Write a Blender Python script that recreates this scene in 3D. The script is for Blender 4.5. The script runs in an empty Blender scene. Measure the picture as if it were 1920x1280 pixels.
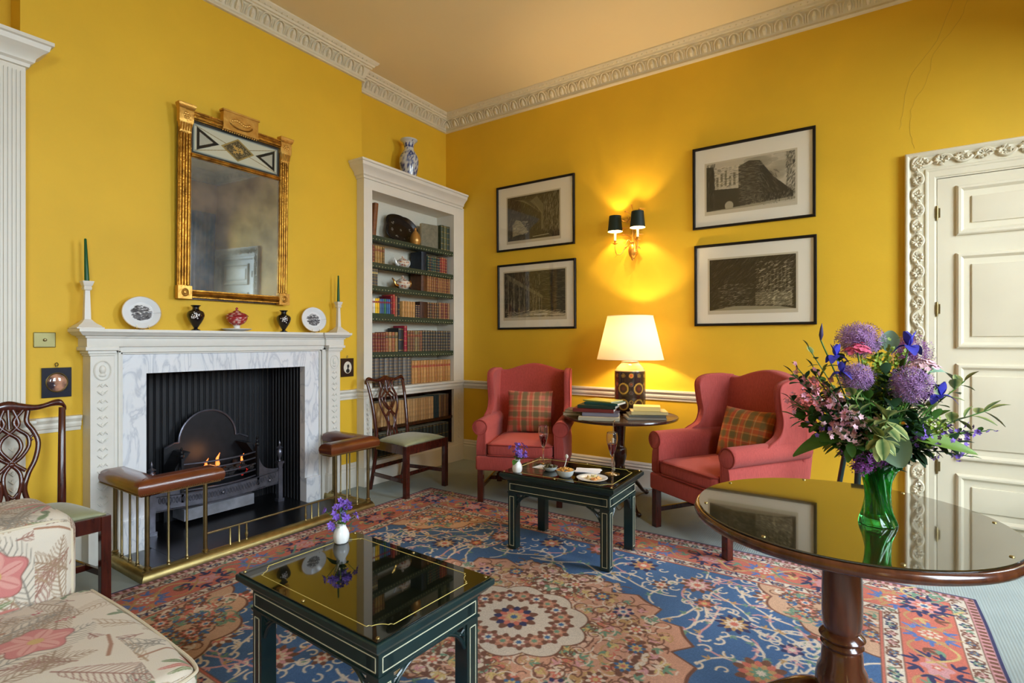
import bpy, bmesh, math, random
import numpy as np
from mathutils import Vector, Matrix, noise
random.seed(7)
RNG = np.random.RandomState(5)
PI = math.pi
S = bpy.context.scene
COL = S.collection

# ------------------------------------------------------------------ camera, world, daylight, exposure
cam_d = bpy.data.cameras.new('camera'); cam = bpy.data.objects.new('camera', cam_d); COL.objects.link(cam)
cam.location = (0, 0, 1.28); cam.rotation_euler = (PI/2, 0, math.radians(33.92))
cam_d.sensor_width = 36; cam_d.lens = 18.637; cam_d.shift_y = 0.0004; cam_d.clip_start = .05
S.camera = cam
S.view_settings.view_transform = 'Standard'; S.view_settings.look = 'None'
S.view_settings.gamma = 1; S.view_settings.use_curve_mapping = False
S.view_settings.exposure = -0.25

W = bpy.data.worlds.new('world'); S.world = W; W.use_nodes = True
bg = W.node_tree.nodes['Background']; bg.inputs[0].default_value = (.62, .78, 1, 1); bg.inputs[1].default_value = .5

def area(name, loc, rot, sx, sy, power, color):
    l = bpy.data.lights.new(name, 'AREA'); l.shape = 'RECTANGLE'; l.size = sx; l.size_y = sy
    l.energy = power; l.color = color
    o = bpy.data.objects.new(name, l); COL.objects.link(o); o.location = loc; o.rotation_euler = rot
    return o
# daylight standing just outside the three sash windows of the right wall
WIN = [(3.52, 1.15), (1.15, 1.15), (-1.2, 1.15)]     # centre y, width
area('daylight', (3.3, 1.2, 2.9), (0, math.radians(52), 0), 3.2, 8.0, 2600, (.74, .88, 1))     # bright overcast sky beyond the windows

# ------------------------------------------------------------------ helpers
def s2l(c):
    c = np.asarray(c, float)
    return np.where(c <= .04045, c/12.92, ((c+.055)/1.055)**2.4)
def hexc(r, g, b): return tuple(s2l(np.array([r, g, b])/255.))

MATS = {}
def glassy(name, base=.04):
    """thin pane: clear with a Schlick reflection that is the same from both sides"""
    m = bpy.data.materials.new(name); m.use_nodes = True; nt = m.node_tree; nt.nodes.clear(); N = nt.nodes; L = nt.links
    o = N.new('ShaderNodeOutputMaterial'); t = N.new('ShaderNodeBsdfTransparent'); g = N.new('ShaderNodeBsdfGlossy'); g.inputs['Roughness'].default_value = .01
    x = N.new('ShaderNodeMixShader'); lw = N.new('ShaderNodeLayerWeight'); lw.inputs[0].default_value = .5
    p = N.new('ShaderNodeMath'); p.operation = 'POWER'; p.inputs[1].default_value = 5; L.new(lw.outputs['Facing'], p.inputs[0])
    a = N.new('ShaderNodeMath'); a.operation = 'MULTIPLY_ADD'; a.inputs[1].default_value = 1-base; a.inputs[2].default_value = base; L.new(p.outputs[0], a.inputs[0])
    L.new(a.outputs[0], x.inputs[0]); L.new(t.outputs[0], x.inputs[1]); L.new(g.outputs[0], x.inputs[2]); L.new(x.outputs[0], o.inputs[0]); return m
def mat(name, col=(200, 200, 200), rough=.6, metal=0, var=0, vscale=8, bump=0, bscale=60, attr=False, coat=0, spec=.5,
        emit=None, estr=0, trans=0, ior=1.45, stretch=(1, 1, 1), vcol=None, sheen=0, detail=4):
    if name in MATS: return MATS[name]
    m = bpy.data.materials.new(name); m.use_nodes = True
    nt = m.node_tree; N = nt.nodes; L = nt.links; b = N['Principled BSDF']
    b.inputs['Roughness'].default_value = rough; b.inputs['Metallic'].default_value = metal
    b.inputs['Coat Weight'].default_value = coat; b.inputs['Coat Roughness'].default_value = .06
    b.inputs['Specular IOR Level'].default_value = spec
    b.inputs['Transmission Weight'].default_value = trans; b.inputs['IOR'].default_value = ior
    b.inputs['Sheen Weight'].default_value = sheen
    c = hexc(*col)
    b.inputs['Base Color'].default_value = (*c, 1)
    if emit: b.inputs['Emission Color'].default_value = (*hexc(*emit), 1); b.inputs['Emission Strength'].default_value = estr
    tc = N.new('ShaderNodeTexCoord'); mp = N.new('ShaderNodeMapping'); L.new(tc.outputs['Object'], mp.inputs[0])
    mp.inputs['Scale'].default_value = stretch
    base = None
    if attr:
        a = N.new('ShaderNodeAttribute'); a.attribute_name = 'Col'; base = a.outputs['Color']
    if var or vcol:
        n = N.new('ShaderNodeTexNoise'); n.inputs['Scale'].default_value = vscale; n.inputs['Detail'].default_value = detail
        L.new(mp.outputs[0], n.inputs['Vector'])
        if vcol:
            r = N.new('ShaderNodeValToRGB'); e = r.color_ramp.elements
            e[0].position = .5-.5*(var or .5)*.6; e[1].position = .5+.5*(var or .5)*.6
            e[0].color = (*c, 1); e[1].color = (*hexc(*vcol), 1); L.new(n.outputs[0], r.inputs[0]); base = r.outputs[0]
        else:
            mr = N.new('ShaderNodeMapRange'); mr.inputs[1].default_value = .25; mr.inputs[2].default_value = .75
            mr.inputs[3].default_value = 1-var; mr.inputs[4].default_value = 1+var; L.new(n.outputs[0], mr.inputs[0])
            mx = N.new('ShaderNodeVectorMath'); mx.operation = 'SCALE'; L.new(mr.outputs[0], mx.inputs['Scale'])
            if base: L.new(base, mx.inputs[0])
            else: mx.inputs[0].default_value = c
            base = mx.outputs[0]
    if base is not None: L.new(base, b.inputs['Base Color'])
    if bump:
        n2 = N.new('ShaderNodeTexNoise'); n2.inputs['Scale'].default_value = bscale; n2.inputs['Detail'].default_value = 3
        L.new(mp.outputs[0], n2.inputs['Vector'])
        bp = N.new('ShaderNodeBump'); bp.inputs['Strength'].default_value = bump; bp.inputs['Distance'].default_value = .01
        L.new(n2.outputs[0], bp.inputs['Height']); L.new(bp.outputs[0], b.inputs['Normal'])
    MATS[name] = m; return m

def cr(pts, n=6, closed=False):
    """Catmull-Rom through points"""
    P = [Vector(p) for p in pts]; out = []; k = len(P)
    rng = range(k if closed else k-1)
    for i in rng:
        p1 = P[i]; p2 = P[(i+1) % k]
        p0 = P[(i-1) % k] if (closed or i > 0) else p1*2-p2
        p3 = P[(i+2) % k] if (closed or i+2 < k) else p2*2-p1
        for j in range(n):
            t = j/n
            out.append(.5*((2*p1)+(-p0+p2)*t+(2*p0-5*p1+4*p2-p3)*t*t+(-p0+3*p1-3*p2+p3)*t**3))
    if not closed: out.append(P[-1])
    return out

class MB:
    def __init__(s): s.v = []; s.f = []; s.mi = []; s.m = 0; s.X = None
    def add(s, vs, fs):
        o = len(s.v)
        if s.X is not None: vs = [s.X @ Vector(p) for p in vs]
        s.v += [tuple(p) for p in vs]; s.f += [[i+o for i in f] for f in fs]; s.mi += [s.m]*len(fs); return s
    def box(s, x0, x1, y0, y1, z0, z1):
        v = [(x, y, z) for z in (z0, z1) for y in (y0, y1) for x in (x0, x1)]
        return s.add(v, [[0, 2, 3, 1], [4, 5, 7, 6], [0, 1, 5, 4], [2, 6, 7, 3], [0, 4, 6, 2], [1, 3, 7, 5]])
    def cbox(s, c, d, M=None):
        x, y, z = [q/2 for q in d]
        v = [Vector((a*x, b*y, e*z)) for e in (-1, 1) for b in (-1, 1) for a in (-1, 1)]
        if M is not None: v = [M @ p for p in v]
        v = [p+Vector(c) for p in v]
        return s.add(v, [[0, 2, 3, 1], [4, 5, 7, 6], [0, 1, 5, 4], [2, 6, 7, 3], [0, 4, 6, 2], [1, 3, 7, 5]])
    def beam(s, a, b, w, h, up=(0, 0, 1), w2=None, h2=None):
        a = Vector(a); b = Vector(b); d = (b-a).normalized(); sx = d.cross(Vector(up)).normalized(); uz = sx.cross(d)
        v = []
        for p, ww, hh in ((a, w, h), (b, w2 or w, h2 or h)):
            v += [p-sx*ww/2-uz*hh/2, p+sx*ww/2-uz*hh/2, p+sx*ww/2+uz*hh/2, p-sx*ww/2+uz*hh/2]
        return s.add(v, [[3, 2, 1, 0], [4, 5, 6, 7], [0, 1, 5, 4], [1, 2, 6, 5], [2, 3, 7, 6], [3, 0, 4, 7]])
    def loft(s, rings, caps=True, closed=True):
        n = len(rings[0]); v = [p for r in rings for p in r]; f = []
        for i in range(len(rings)-1):
            for j in range(n if closed else n-1):
                k = (j+1) % n; f.append([i*n+j, i*n+k, (i+1)*n+k, (i+1)*n+j])
        if caps and closed: f.append(list(range(n))[::-1]); f.append([(len(rings)-1)*n+j for j in range(n)])
        return s.add(v, f)
    def lathe(s, prof, c=(0, 0, 0), n=24, caps=True, fl=0, fd=0):
        rings = []
        for r, z in prof:
            rings.append([(c[0]+(r+(fd*abs(math.sin(fl*PI*j/n)) if fl else 0))*math.cos(2*PI*j/n),
                           c[1]+(r+(fd*abs(math.sin(fl*PI*j/n)) if fl else 0))*math.sin(2*PI*j/n), c[2]+z) for j in range(n)])
        return s.loft(rings, caps)
    def tube(s, pts, r, n=8, flat=1, up=None, caps=True):
        P = [Vector(p) for p in pts]; k = len(P); R = r if isinstance(r, (list, tuple)) else [r]*k
        rings = []; u = None
        for i, p in enumerate(P):
            t = (P[min(i+1, k-1)]-P[max(i-1, 0)])
            if t.length < 1e-9: t = Vector((0, 0, 1))
            t.normalize()
            if up is not None: w = Vector(up); u = (w-t*w.dot(t)).normalized()
            elif u is None:
                w = Vector((0, 0, 1)) if abs(t.z) < .9 else Vector((1, 0, 0)); u = (w-t*w.dot(t)).normalized()
            else: u = (u-t*u.dot(t)).normalized()
            b = t.cross(u)
            rings.append([p+u*(R[i]*flat*math.cos(2*PI*j/n))+b*(R[i]*math.sin(2*PI*j/n)) for j in range(n)])
        return s.loft(rings, caps)
    def sphere(s, c, r, n=10, m=7, sc=(1, 1, 1)):
        rings = []
        for i in range(m+1):
            a = -PI/2+PI*i/m; q = max(math.cos(a), .02)
            rings.append([(c[0]+r*sc[0]*q*math.cos(2*PI*j/n), c[1]+r*sc[1]*q*math.sin(2*PI*j/n), c[2]+r*sc[2]*math.sin(a)) for j in range(n)])
        return s.loft(rings)
    def prism(s, poly, h0, h1, ax='z'):
        """polygon (list of 2-tuples) extruded; ax z:(x,y) y:(x,z) x:(y,z)"""
        def q(p, h):
            return (p[0], p[1], h) if ax == 'z' else ((p[0], h, p[1]) if ax == 'y' else (h, p[0], p[1]))
        n = len(poly); v = [q(p, h0) for p in poly]+[q(p, h1) for p in poly]
        f = [list(range(n))[::-1], [n+i for i in range(n)]]+[[i, (i+1) % n, n+(i+1) % n, n+i] for i in range(n)]
        return s.add(v, f)
    def sweep(s, prof, path, closed=False):
        """prof (out, z) swept along an xy path; outward = left normal of the path, mitred"""
        P = [Vector((p[0], p[1])) for p in path]; n = len(P); rings = []
        for i in range(n):
            if closed or 0 < i < n-1:
                d0 = (P[i]-P[i-1]).normalized(); d1 = (P[(i+1) % n]-P[i]).normalized()
            elif i == 0: d0 = d1 = (P[1]-P[0]).normalized()
            else: d0 = d1 = (P[-1]-P[-2]).normalized()
            n0 = Vector((-d0.y, d0.x)); n1 = Vector((-d1.y, d1.x)); m = (n0+n1).normalized(); k = 1/max(m.dot(n0), .2)
            rings.append([(P[i].x+m.x*k*o, P[i].y+m.y*k*o, z) for o, z in prof])
        if closed: rings.append(rings[0])
        return s.loft(rings, caps=not closed)
    def build(s, name, mt, parent=None, smooth=40, bevel=0, seg=2, sub=0, loc=None, rz=0, weld=False):
        me = bpy.data.meshes.new(name); me.from_pydata(s.v, [], s.f)
        ms = mt if isinstance(mt, (list, tuple)) else [mt]
        for m in ms: me.materials.append(m)
        if len(ms) > 1: me.polygons.foreach_set('material_index', s.mi)
        bm = bmesh.new(); bm.from_mesh(me)
        if weld: bmesh.ops.remove_doubles(bm, verts=bm.verts, dist=1e-5)
        bmesh.ops.recalc_face_normals(bm, faces=bm.faces); bm.to_mesh(me); bm.free()
        if smooth: me.shade_smooth(); me.set_sharp_from_angle(angle=math.radians(smooth))
        o = bpy.data.objects.new(name, me); COL.objects.link(o)
        if bevel:
            b = o.modifiers.new('bevel', 'BEVEL'); b.width = bevel; b.segments = seg; b.limit_method = 'ANGLE'; b.angle_limit = math.radians(35)
            b.harden_normals = False
        if sub: q = o.modifiers.new('sub', 'SUBSURF'); q.levels = sub; q.render_levels = sub
        if parent: o.parent = parent
        if loc: o.location = loc
        if rz: o.rotation_euler = (0, 0, rz)
        return o

def thing(name, label, cat, loc=(0, 0, 0), rz=0, group=None):
    o = bpy.data.objects.new(name, None); COL.objects.link(o); o.location = loc; o.rotation_euler = (0, 0, rz)
    o.empty_display_size = .05
    return tag(o, label, cat, group)
def tag(o, label, cat, group=None):
    o['label'] = label; o['category'] = cat
    if group: o['group'] = group
    return o
def struct(o): o['kind'] = 'structure'; return o
def copy_tree(o, parent=None):
    c = o.copy(); COL.objects.link(c)
    if parent: c.parent = parent
    for ch in list(o.children): copy_tree(ch, c)
    return c
def plab(o, l): o['label'] = l; return o

# -------- raster painter (numpy) whose colours go onto dense meshes as a vertex attribute
class Cv:
    def __init__(s, x0, x1, y0, y1, res, col):
        s.x0, s.y0, s.res = x0, y0, res
        s.nx = int((x1-x0)/res)+1; s.ny = int((y1-y0)/res)+1
        s.a = np.empty((s.ny, s.nx, 3)); s.a[:] = np.array(col)/255.
    def win(s, xa, xb, ya, yb):
        i0 = max(0, int((xa-s.x0)/s.res)); i1 = min(s.nx, int((xb-s.x0)/s.res)+2)
        j0 = max(0, int((ya-s.y0)/s.res)); j1 = min(s.ny, int((yb-s.y0)/s.res)+2)
        if i1 <= i0 or j1 <= j0: return None
        X, Y = np.meshgrid(s.x0+np.arange(i0, i1)*s.res, s.y0+np.arange(j0, j1)*s.res)
        return slice(j0, j1), slice(i0, i1), X, Y
    def put(s, w, m, col, al=1):
        a = s.a[w[0], w[1]]; m = np.clip(m, 0, 1)[..., None]*al; a[:] = a*(1-m)+np.array(col)/255.*m
    def polar(s, cx, cy, R, fn, col, rot=0, sx=1, sy=1, al=1):
        q = R*1.5*max(sx, sy); w = s.win(cx-q, cx+q, cy-q, cy+q)
        if w is None: return
        dx = (w[2]-cx); dy = (w[3]-cy); c, n = math.cos(rot), math.sin(rot)
        u = (dx*c+dy*n)/sx; v = (-dx*n+dy*c)/sy
        r = np.hypot(u, v); th = np.arctan2(v, u); s.put(w, (R*fn(th)-r)/s.res+.5, col, al)
    def disc(s, cx, cy, R, col, sx=1, sy=1, rot=0, al=1): s.polar(cx, cy, R, lambda t: 1+0*t, col, rot, sx, sy, al)
    def rect(s, xa, xb, ya, yb, col, al=1):
        w = s.win(xa, xb, ya, yb)
        if w is None: return
        m = np.minimum(np.minimum(w[2]-xa, xb-w[2]), np.minimum(w[3]-ya, yb-w[3]))/s.res+.5; s.put(w, m, col, al)
    def stroke(s, pts, wd, col, wd2=None, al=1):
        n = len(pts)-1
        for i in range(n):
            a = pts[i]; b = pts[i+1]; k = wd+((wd2-wd)*i/n if wd2 is not None else 0); q = k+s.res*2
            w = s.win(min(a[0], b[0])-q, max(a[0], b[0])+q, min(a[1], b[1])-q, max(a[1], b[1])+q)
            if w is None: continue
            dx, dy = b[0]-a[0], b[1]-a[1]; L2 = dx*dx+dy*dy+1e-12
            t = np.clip(((w[2]-a[0])*dx+(w[3]-a[1])*dy)/L2, 0, 1)
            s.put(w, (k-np.hypot(w[2]-a[0]-t*dx, w[3]-a[1]-t*dy))/s.res+.5, col, al)
    def poly(s, P, col, al=1):
        P = np.array(P); w = s.win(P[:, 0].min(), P[:, 0].max(), P[:, 1].min(), P[:, 1].max())
        if w is None: return
        X, Y = w[2], w[3]; ins = np.zeros(X.shape, bool)
        for i in range(len(P)):
            x1, y1 = P[i]; x2, y2 = P[(i+1) % len(P)]
            c = ((y1 > Y) != (y2 > Y)) & (X < (x2-x1)*(Y-y1)/((y2-y1) if y2 != y1 else 1e-9)+x1); ins ^= c
        s.put(w, ins.astype(float), col, al)
    def sample(s, x, y):
        fx = np.clip((x-s.x0)/s.res, 0, s.nx-1.001); fy = np.clip((y-s.y0)/s.res, 0, s.ny-1.001)
        i = fx.astype(int); j = fy.astype(int); u = (fx-i)[..., None]; v = (fy-j)[..., None]; a = s.a
        return a[j, i]*(1-u)*(1-v)+a[j, i+1]*u*(1-v)+a[j+1, i]*(1-u)*v+a[j+1, i+1]*u*v

def setcol(o, cols):
    me = o.data; n = len(me.vertices); c = np.ones((n, 4), np.float32); c[:, :3] = s2l(np.clip(cols, 0, 1))
    at = me.color_attributes.new('Col', 'FLOAT_COLOR', 'POINT'); at.data.foreach_set('color', c.ravel())
def getco(o):
    me = o.data; a = np.empty(len(me.vertices)*3, np.float32); me.vertices.foreach_get('co', a); return a.reshape(-1, 3)
def gridmesh(name, P, mt, parent=None, smooth=True, loc=None, rz=0):
    """P: (ny,nx,3) array of points -> fast grid mesh"""
    ny, nx = P.shape[:2]; me = bpy.data.meshes.new(name)
    idx = np.arange(ny*nx).reshape(ny, nx)
    q = np.stack([idx[:-1, :-1], idx[:-1, 1:], idx[1:, 1:], idx[1:, :-1]], -1).reshape(-1, 4)
    me.vertices.add(ny*nx); me.vertices.foreach_set('co', P.reshape(-1).astype(np.float32))
    me.loops.add(q.size); me.loops.foreach_set('vertex_index', q.ravel().astype(np.int32))
    me.polygons.add(len(q)); me.polygons.foreach_set('loop_start', (np.arange(len(q))*4).astype(np.int32))
    me.update(calc_edges=True); me.validate()
    me.materials.append(mt)
    if smooth: me.shade_smooth()
    o = bpy.data.objects.new(name, me); COL.objects.link(o)
    if parent: o.parent = parent
    if loc: o.location = loc
    if rz: o.rotation_euler = (0, 0, rz)
    return o

# ------------------------------------------------------------------ materials
m_wall = mat('yellow_wall_paint', (228, 182, 42), .6, var=.06, vscale=2.2, bump=.05, bscale=90)
m_ceil = mat('ceiling_paint', (240, 222, 178), .8, var=.03, vscale=1)
m_plas = mat('cream_plaster', (228, 216, 186), .6, var=.04, vscale=9)
m_white = mat('white_woodwork', (228, 222, 208), .38, var=.03, vscale=6)
m_door = mat('cream_door_paint', (228, 218, 192), .35, var=.03, vscale=5)
m_fpw = mat('painted_chimneypiece', (224, 220, 210), .4, var=.03, vscale=20)
m_back = mat('bookcase_lining', (222, 216, 196), .8, var=.05, vscale=90)
m_mahog = mat('mahogany', (86, 34, 22), .22, vcol=(48, 17, 12), var=.9, vscale=9, stretch=(6, 6, .8), coat=.5)
m_mahogl = mat('mahogany_table', (98, 54, 32), .2, vcol=(58, 28, 17), var=.9, vscale=7, stretch=(5, 5, .7), coat=.6)
m_mahogd = mat('dark_mahogany', (70, 36, 24), .25, vcol=(38, 17, 12), var=.9, vscale=9, coat=.4)
m_silk = mat('green_silk', (146, 148, 112), .5, var=.12, vscale=16, bump=.15, bscale=25, sheen=.3)
m_green = mat('green_lacquer', (22, 44, 42), .3, var=.2, vscale=14, coat=.3)
m_inlay = mat('cream_line', (208, 206, 176), .5)
m_brass = mat('brass', (168, 150, 98), .42, 1, var=.18, vscale=20)
m_brassd = mat('antique_brass', (146, 130, 90), .36, 1, var=.2, vscale=18)
m_gilt = mat('gilt', (204, 150, 58), .30, .9, vcol=(112, 70, 24), var=.8, vscale=18, bump=.3, bscale=70)
m_black = mat('black_iron', (26, 26, 30), .42, .3, var=.3, vscale=20)
m_steel = mat('dark_steel', (120, 120, 132), .34, .8, var=.25, vscale=20)
m_leather = mat('chestnut_leather', (116, 56, 24), .28, vcol=(76, 34, 14), var=.8, vscale=5, bump=.1, bscale=200, coat=.35)
m_red = mat('red_linen', (174, 76, 69), .9, var=.2, vscale=60, bump=.4, bscale=200, stretch=(4, 4, .3), sheen=.1, spec=.2)
m_redp = mat('red_piping', (150, 54, 46), .85)
m_china = mat('white_china', (236, 234, 228), .12, coat=.5)
m_attr = mat('painted_surface', attr=True, rough=.55, spec=.3)
m_attrg = mat('painted_glaze', attr=True, rough=.13, coat=.4)
m_cloth = mat('printed_linen', attr=True, rough=.85, spec=.2, bump=.25, bscale=400, sheen=.1)
m_rug = mat('wool_rug', attr=True, rough=.95, spec=.1, var=.16, vscale=260, bump=.5, bscale=420)
m_gold = mat('gold_metal', (206, 160, 84), .22, 1)
m_frame = mat('black_picture_frame', (22, 16, 12), .5, spec=.3)
m_mount = mat('cream_mount', (242, 234, 214), .9)
# ------------------------------------------------------------------ room shell
XA, XB, YW, XR, YN, ZC = -3.95, -3.783, 4.54, 1.5, -2.6, 3.80     # alcove plane, breast plane, far wall, right wall, near wall, ceiling
BY0, BY1 = .889, 3.203                                             # chimney breast
m_carpet = mat('grey_fitted_carpet', (152, 160, 156), .95, var=.08, vscale=3, spec=.1)
nt = m_carpet.node_tree
ck = nt.nodes.new('ShaderNodeTexWave'); ck.inputs['Scale'].default_value = 26; ck.inputs['Distortion'].default_value = 1.2; ck.inputs['Detail Scale'].default_value = 8
tc_ = nt.nodes.new('ShaderNodeTexCoord'); nt.links.new(tc_.outputs['Object'], ck.inputs['Vector'])
bp_ = nt.nodes.new('ShaderNodeBump'); bp_.inputs['Strength'].default_value = .2; bp_.inputs['Distance'].default_value = .006
nt.links.new(ck.outputs['Fac'], bp_.inputs['Height']); nt.links.new(bp_.outputs[0], nt.nodes['Principled BSDF'].inputs['Normal'])

struct(MB().box(-4.6, 2.2, YN-.3, YW+.3, -.12, 0).build('floor', m_carpet, smooth=0))
struct(MB().box(-4.6, 2.2, YN-.3, YW+.3, ZC, ZC+.12).build('ceiling', m_ceil, smooth=0))
b = MB()
b.box(-4.5, XA, YN-.2, BY0, 0, ZC); b.box(-4.5, XA, BY1, YW+.2, 0, ZC)
b.box(-4.5, XB, BY0, 1.40, 0, ZC); b.box(-4.5, XB, 2.64, BY1, 0, ZC); b.box(-4.5, XB, 1.40, 2.64, 1.12, ZC)
struct(b.build('wall_left', m_wall, smooth=0))
b = MB(); b.box(XA, .30, YW, YW+.2, 0, ZC); b.box(1.36, XR+.3, YW, YW+.2, 0, ZC); b.box(.30, 1.36, YW, YW+.2, 2.45, ZC)
wf = struct(b.build('wall_far', m_wall, smooth=0))
struct(MB().box(XA, XR+.3, YN-.2, YN, 0, ZC).build('wall_near', m_wall, smooth=0))
b = MB(); ys = sorted([(c-w/2, c+w/2) for c, w in WIN]); y = YN
for a, e in ys: b.box(XR, XR+.3, y, a, 0, ZC); y = e
b.box(XR, XR+.3, y, YW, 0, ZC)
for a, e in ys: b.box(XR, XR+.3, a, e, 0, .55); b.box(XR, XR+.3, a, e, 2.95, ZC)
struct(b.build('wall_right', m_wall, smooth=0))
# hairline crack running down the plaster of the far wall above the door
m_crack = mat('crack_tint', (206, 168, 62), .9)  # muted yellow of the crack lines themselves, close to the wall paint
pts = cr([(.56, 0, 3.6), (.50, 0, 3.4), (.37, 0, 3.22), (.33, 0, 3.05), (.25, 0, 2.9), (.24, 0, 2.72), (.26, 0, 2.6)], 5)
MB().tube([(p.x+random.uniform(-.006, .006), YW-.0006, p.z) for p in pts], .0010, 4).build('plaster_crack', m_crack, wf)
pts = cr([(.47, 0, 3.55), (.38, 0, 3.3), (.24, 0, 3.1), (.20, 0, 2.9), (.18, 0, 2.75)], 5)
MB().tube([(p.x+random.uniform(-.005, .005), YW-.0006, p.z) for p in pts], .0012, 4).build('plaster_crack', m_crack, wf)

# cornice with a band of tongues
CP = [(0, 3.618), (.02, 3.62), (.027, 3.630), (.02, 3.642), (.016, 3.650), (.020, 3.658), (.052, 3.732), (.066, 3.736), (.066, 3.750),
      (.078, 3.753), (.084, 3.768), (.098, 3.776), (.110, 3.790), (.110, ZC), (0, ZC)]
path = [(XR, YW), (XA, YW), (XA, BY1), (XB, BY1), (XB, BY0), (XA, BY0), (XA, YN), (XR, YN)]
b = MB(); b.sweep(CP, path, closed=True)
def along(path, inset, step, closed=True):
    out = []; n = len(path)
    for i in range(n if closed else n-1):
        a = Vector(path[i]); c = Vector(path[(i+1) % n]); d = (c-a).normalized(); nn = Vector((-d.y, d.x)); L = (c-a).length
        k = max(1, round(L/step)); s = L/k
        for j in range(k): out.append((a+d*(s*(j+.5)), d, nn, s))
    return out
for p, d, nn, s in along(path, 0, .112):
    def q(u, t, o=0):   # u along, t 0..1 up the cove, o proud
        r = .020+.032*t+o; z = 3.660+.070*t
        return (p.x+d.x*u+nn.x*r, p.y+d.y*u+nn.y*r, z)
    w = s*.36
    arch = [q(-w, 0, .006), q(-w, .55, .012), q(-w*.6, .9, .016), q(0, 1.0, .018), q(w*.6, .9, .016), q(w, .55, .012), q(w, 0, .006)]
    b.tube(arch, .0058, 4, caps=False)
    b.tube([q(0, .05, .004), q(0, .4, .012), q(0, .8, .010)], [.012, .018, .008], 5)
    b.tube([q(s*.5, .05, .003), q(s*.5, .85, .008)], [.004, .008], 4)
for p, d, nn, s in along(path, 0, .045):
    c = p+nn*.096; b.sphere((c.x, c.y, 3.772), .0075, 5, 3)
struct(b.build('trim_1', m_plas, smooth=35))
# dado rail
DP = [(0, .774), (.010, .776), (.012, .794), (.020, .80), (.024, .815), (.020, .826), (.030, .838), (.036, .846), (.036, .860), (0, .862)]
b = MB()
for pth in ([(.209, YW), (-3.686, YW)], [(XB, 3.148), (XB, 2.85)], [(XB, 1.15), (XB, BY0)], [(XA, -.6), (XA, YN), (XR, YN), (XR, -1.8)],
            [(XR, -.6), (XR, .55)], [(XR, 1.75), (XR, 2.92)], [(XR, 4.12), (XR, YW)]): b.sweep(DP, pth)
struct(b.build('trim_2', m_white, smooth=30))
SP = [(0, 0), (.024, 0), (.024, .152), (.018, .160), (.022, .176), (.013, .186), (.013, .200), (.004, .215), (0, .215)]
struct(MB().sweep(SP, [(.209, YW), (-3.686, YW)]).build('baseboard_far', m_white, smooth=30))
b = MB()
for pth in ([(XB, 3.148), (XB, 2.85)], [(XB, 1.15), (XB, BY0)]): b.sweep(SP, pth)
struct(b.build('baseboard_left', m_white, smooth=30))
struct(MB().sweep(SP, [(XA, -.6), (XA, YN), (XR, YN)]).build('baseboard_near', m_white, smooth=30))
struct(MB().sweep(SP, [(XR, YN), (XR, YW)]).build('baseboard_right', m_white, smooth=30))

# ------------------------------------------------------------------ door with carved architrave
def scrolls(b, p0, ux, n, w, h, prng):
    """carved acanthus scrolls along a band: p0 start, ux direction (x,z), n units of length w, band height h, proud along -y"""
    vx = (-ux[1], ux[0])
    def q(u, v, o): return (p0[0]+ux[0]*u+vx[0]*v, p0[1]-o, p0[2]+ux[1]*u+vx[1]*v)
    for i in range(n):
        sgn = 1 if i % 2 else -1; c = w*(i+.5)
        sp = []
        for k in range(12):
            t = k/11; a = t*4.6+prng.uniform(-.1, .1); r = w*.50*(1-t*.72)
            sp.append(q(c+r*math.cos(a), sgn*(r*math.sin(a))*h/w*.92, .012))
        b.tube(sp, [.012-.006*k/11 for k in range(12)], 5, flat=1)
        for k in range(9):
            a = k*.7+prng.uniform(-.2, .2); r0 = w*.12; r1 = w*prng.uniform(.36, .52)
            b.tube([q(c+r0*math.cos(a), sgn*r0*math.sin(a)*h/w, .010), q(c+(r0+r1)/2*math.cos(a+.3), sgn*(r0+r1)/2*math.sin(a+.3)*h/w, .018),
                    q(c+r1*math.cos(a+.7), sgn*r1*math.sin(a+.7)*h/w, .008)], [.003, .0095, .002], 4)
        b.sphere(q(c, 0, .010), .009, 6, 4)
DX0, DX1, DZ = .379, 1.281, 2.37
b = MB()
cw = .172
AP = [(0, 0), (.030, 0), (.038, .006), (.040, .014), (.034, .022), (.024, .028), (.018, .034), (.018, .106), (.026, .112), (.026, .122), (.020, .128), (.020, .160), (.012, .166), (.012, .172), (-.02, .172)]
def arch_ring(t):  # t offset from outer edge inwards
    return [(DX0-cw+t, 0), (DX0-cw+t, DZ+cw+.018-t*1.1), (DX1+cw-t, DZ+cw+.018-t*1.1), (DX1+cw-t, 0)]
rings = []
for o, t in AP: rings.append([(x, YW-o, z) for x, z in arch_ring(t)])
b.loft(rings, caps=False, closed=False)
pr = random.Random(3)
scrolls(b, (DX0-cw+.070, YW-.018, .03), (0, 1), 24, .104, .078, pr)
scrolls(b, (DX1+cw-.070, YW-.018, .03), (0, 1), 24, .104, .078, pr)
scrolls(b, (DX0-cw+.04, YW-.018, DZ+.122), (1, 0), 12, .104, .084, pr)
struct(b.build('trim_3', m_door, smooth=35))
door = struct(MB().box(DX0+.002, DX1-.002, YW-.012, YW+.03, .006, DZ-.004).build('door_1', m_door, smooth=0, bevel=.002))
for z0, z1 in ((1.977, 2.308), (1.237, 1.864), (.505, 1.138), (.10, .416)):
    x0, x1 = DX0+.098, DX1-.098; rings = []
    for t, o in ((0, 0), (.004, .016), (.012, .022), (.024, .022), (.034, .012), (.040, .004), (.078, .002), (.080, .012), (.086, .014)):
        rings.append([(x0+t, YW-.012-o, z0+t), (x1-t, YW-.012-o, z0+t), (x1-t, YW-.012-o, z1-t), (x0+t, YW-.012-o, z1-t)])
    MB().loft(rings).build('door_panel', m_door, door, smooth=25)
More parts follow.
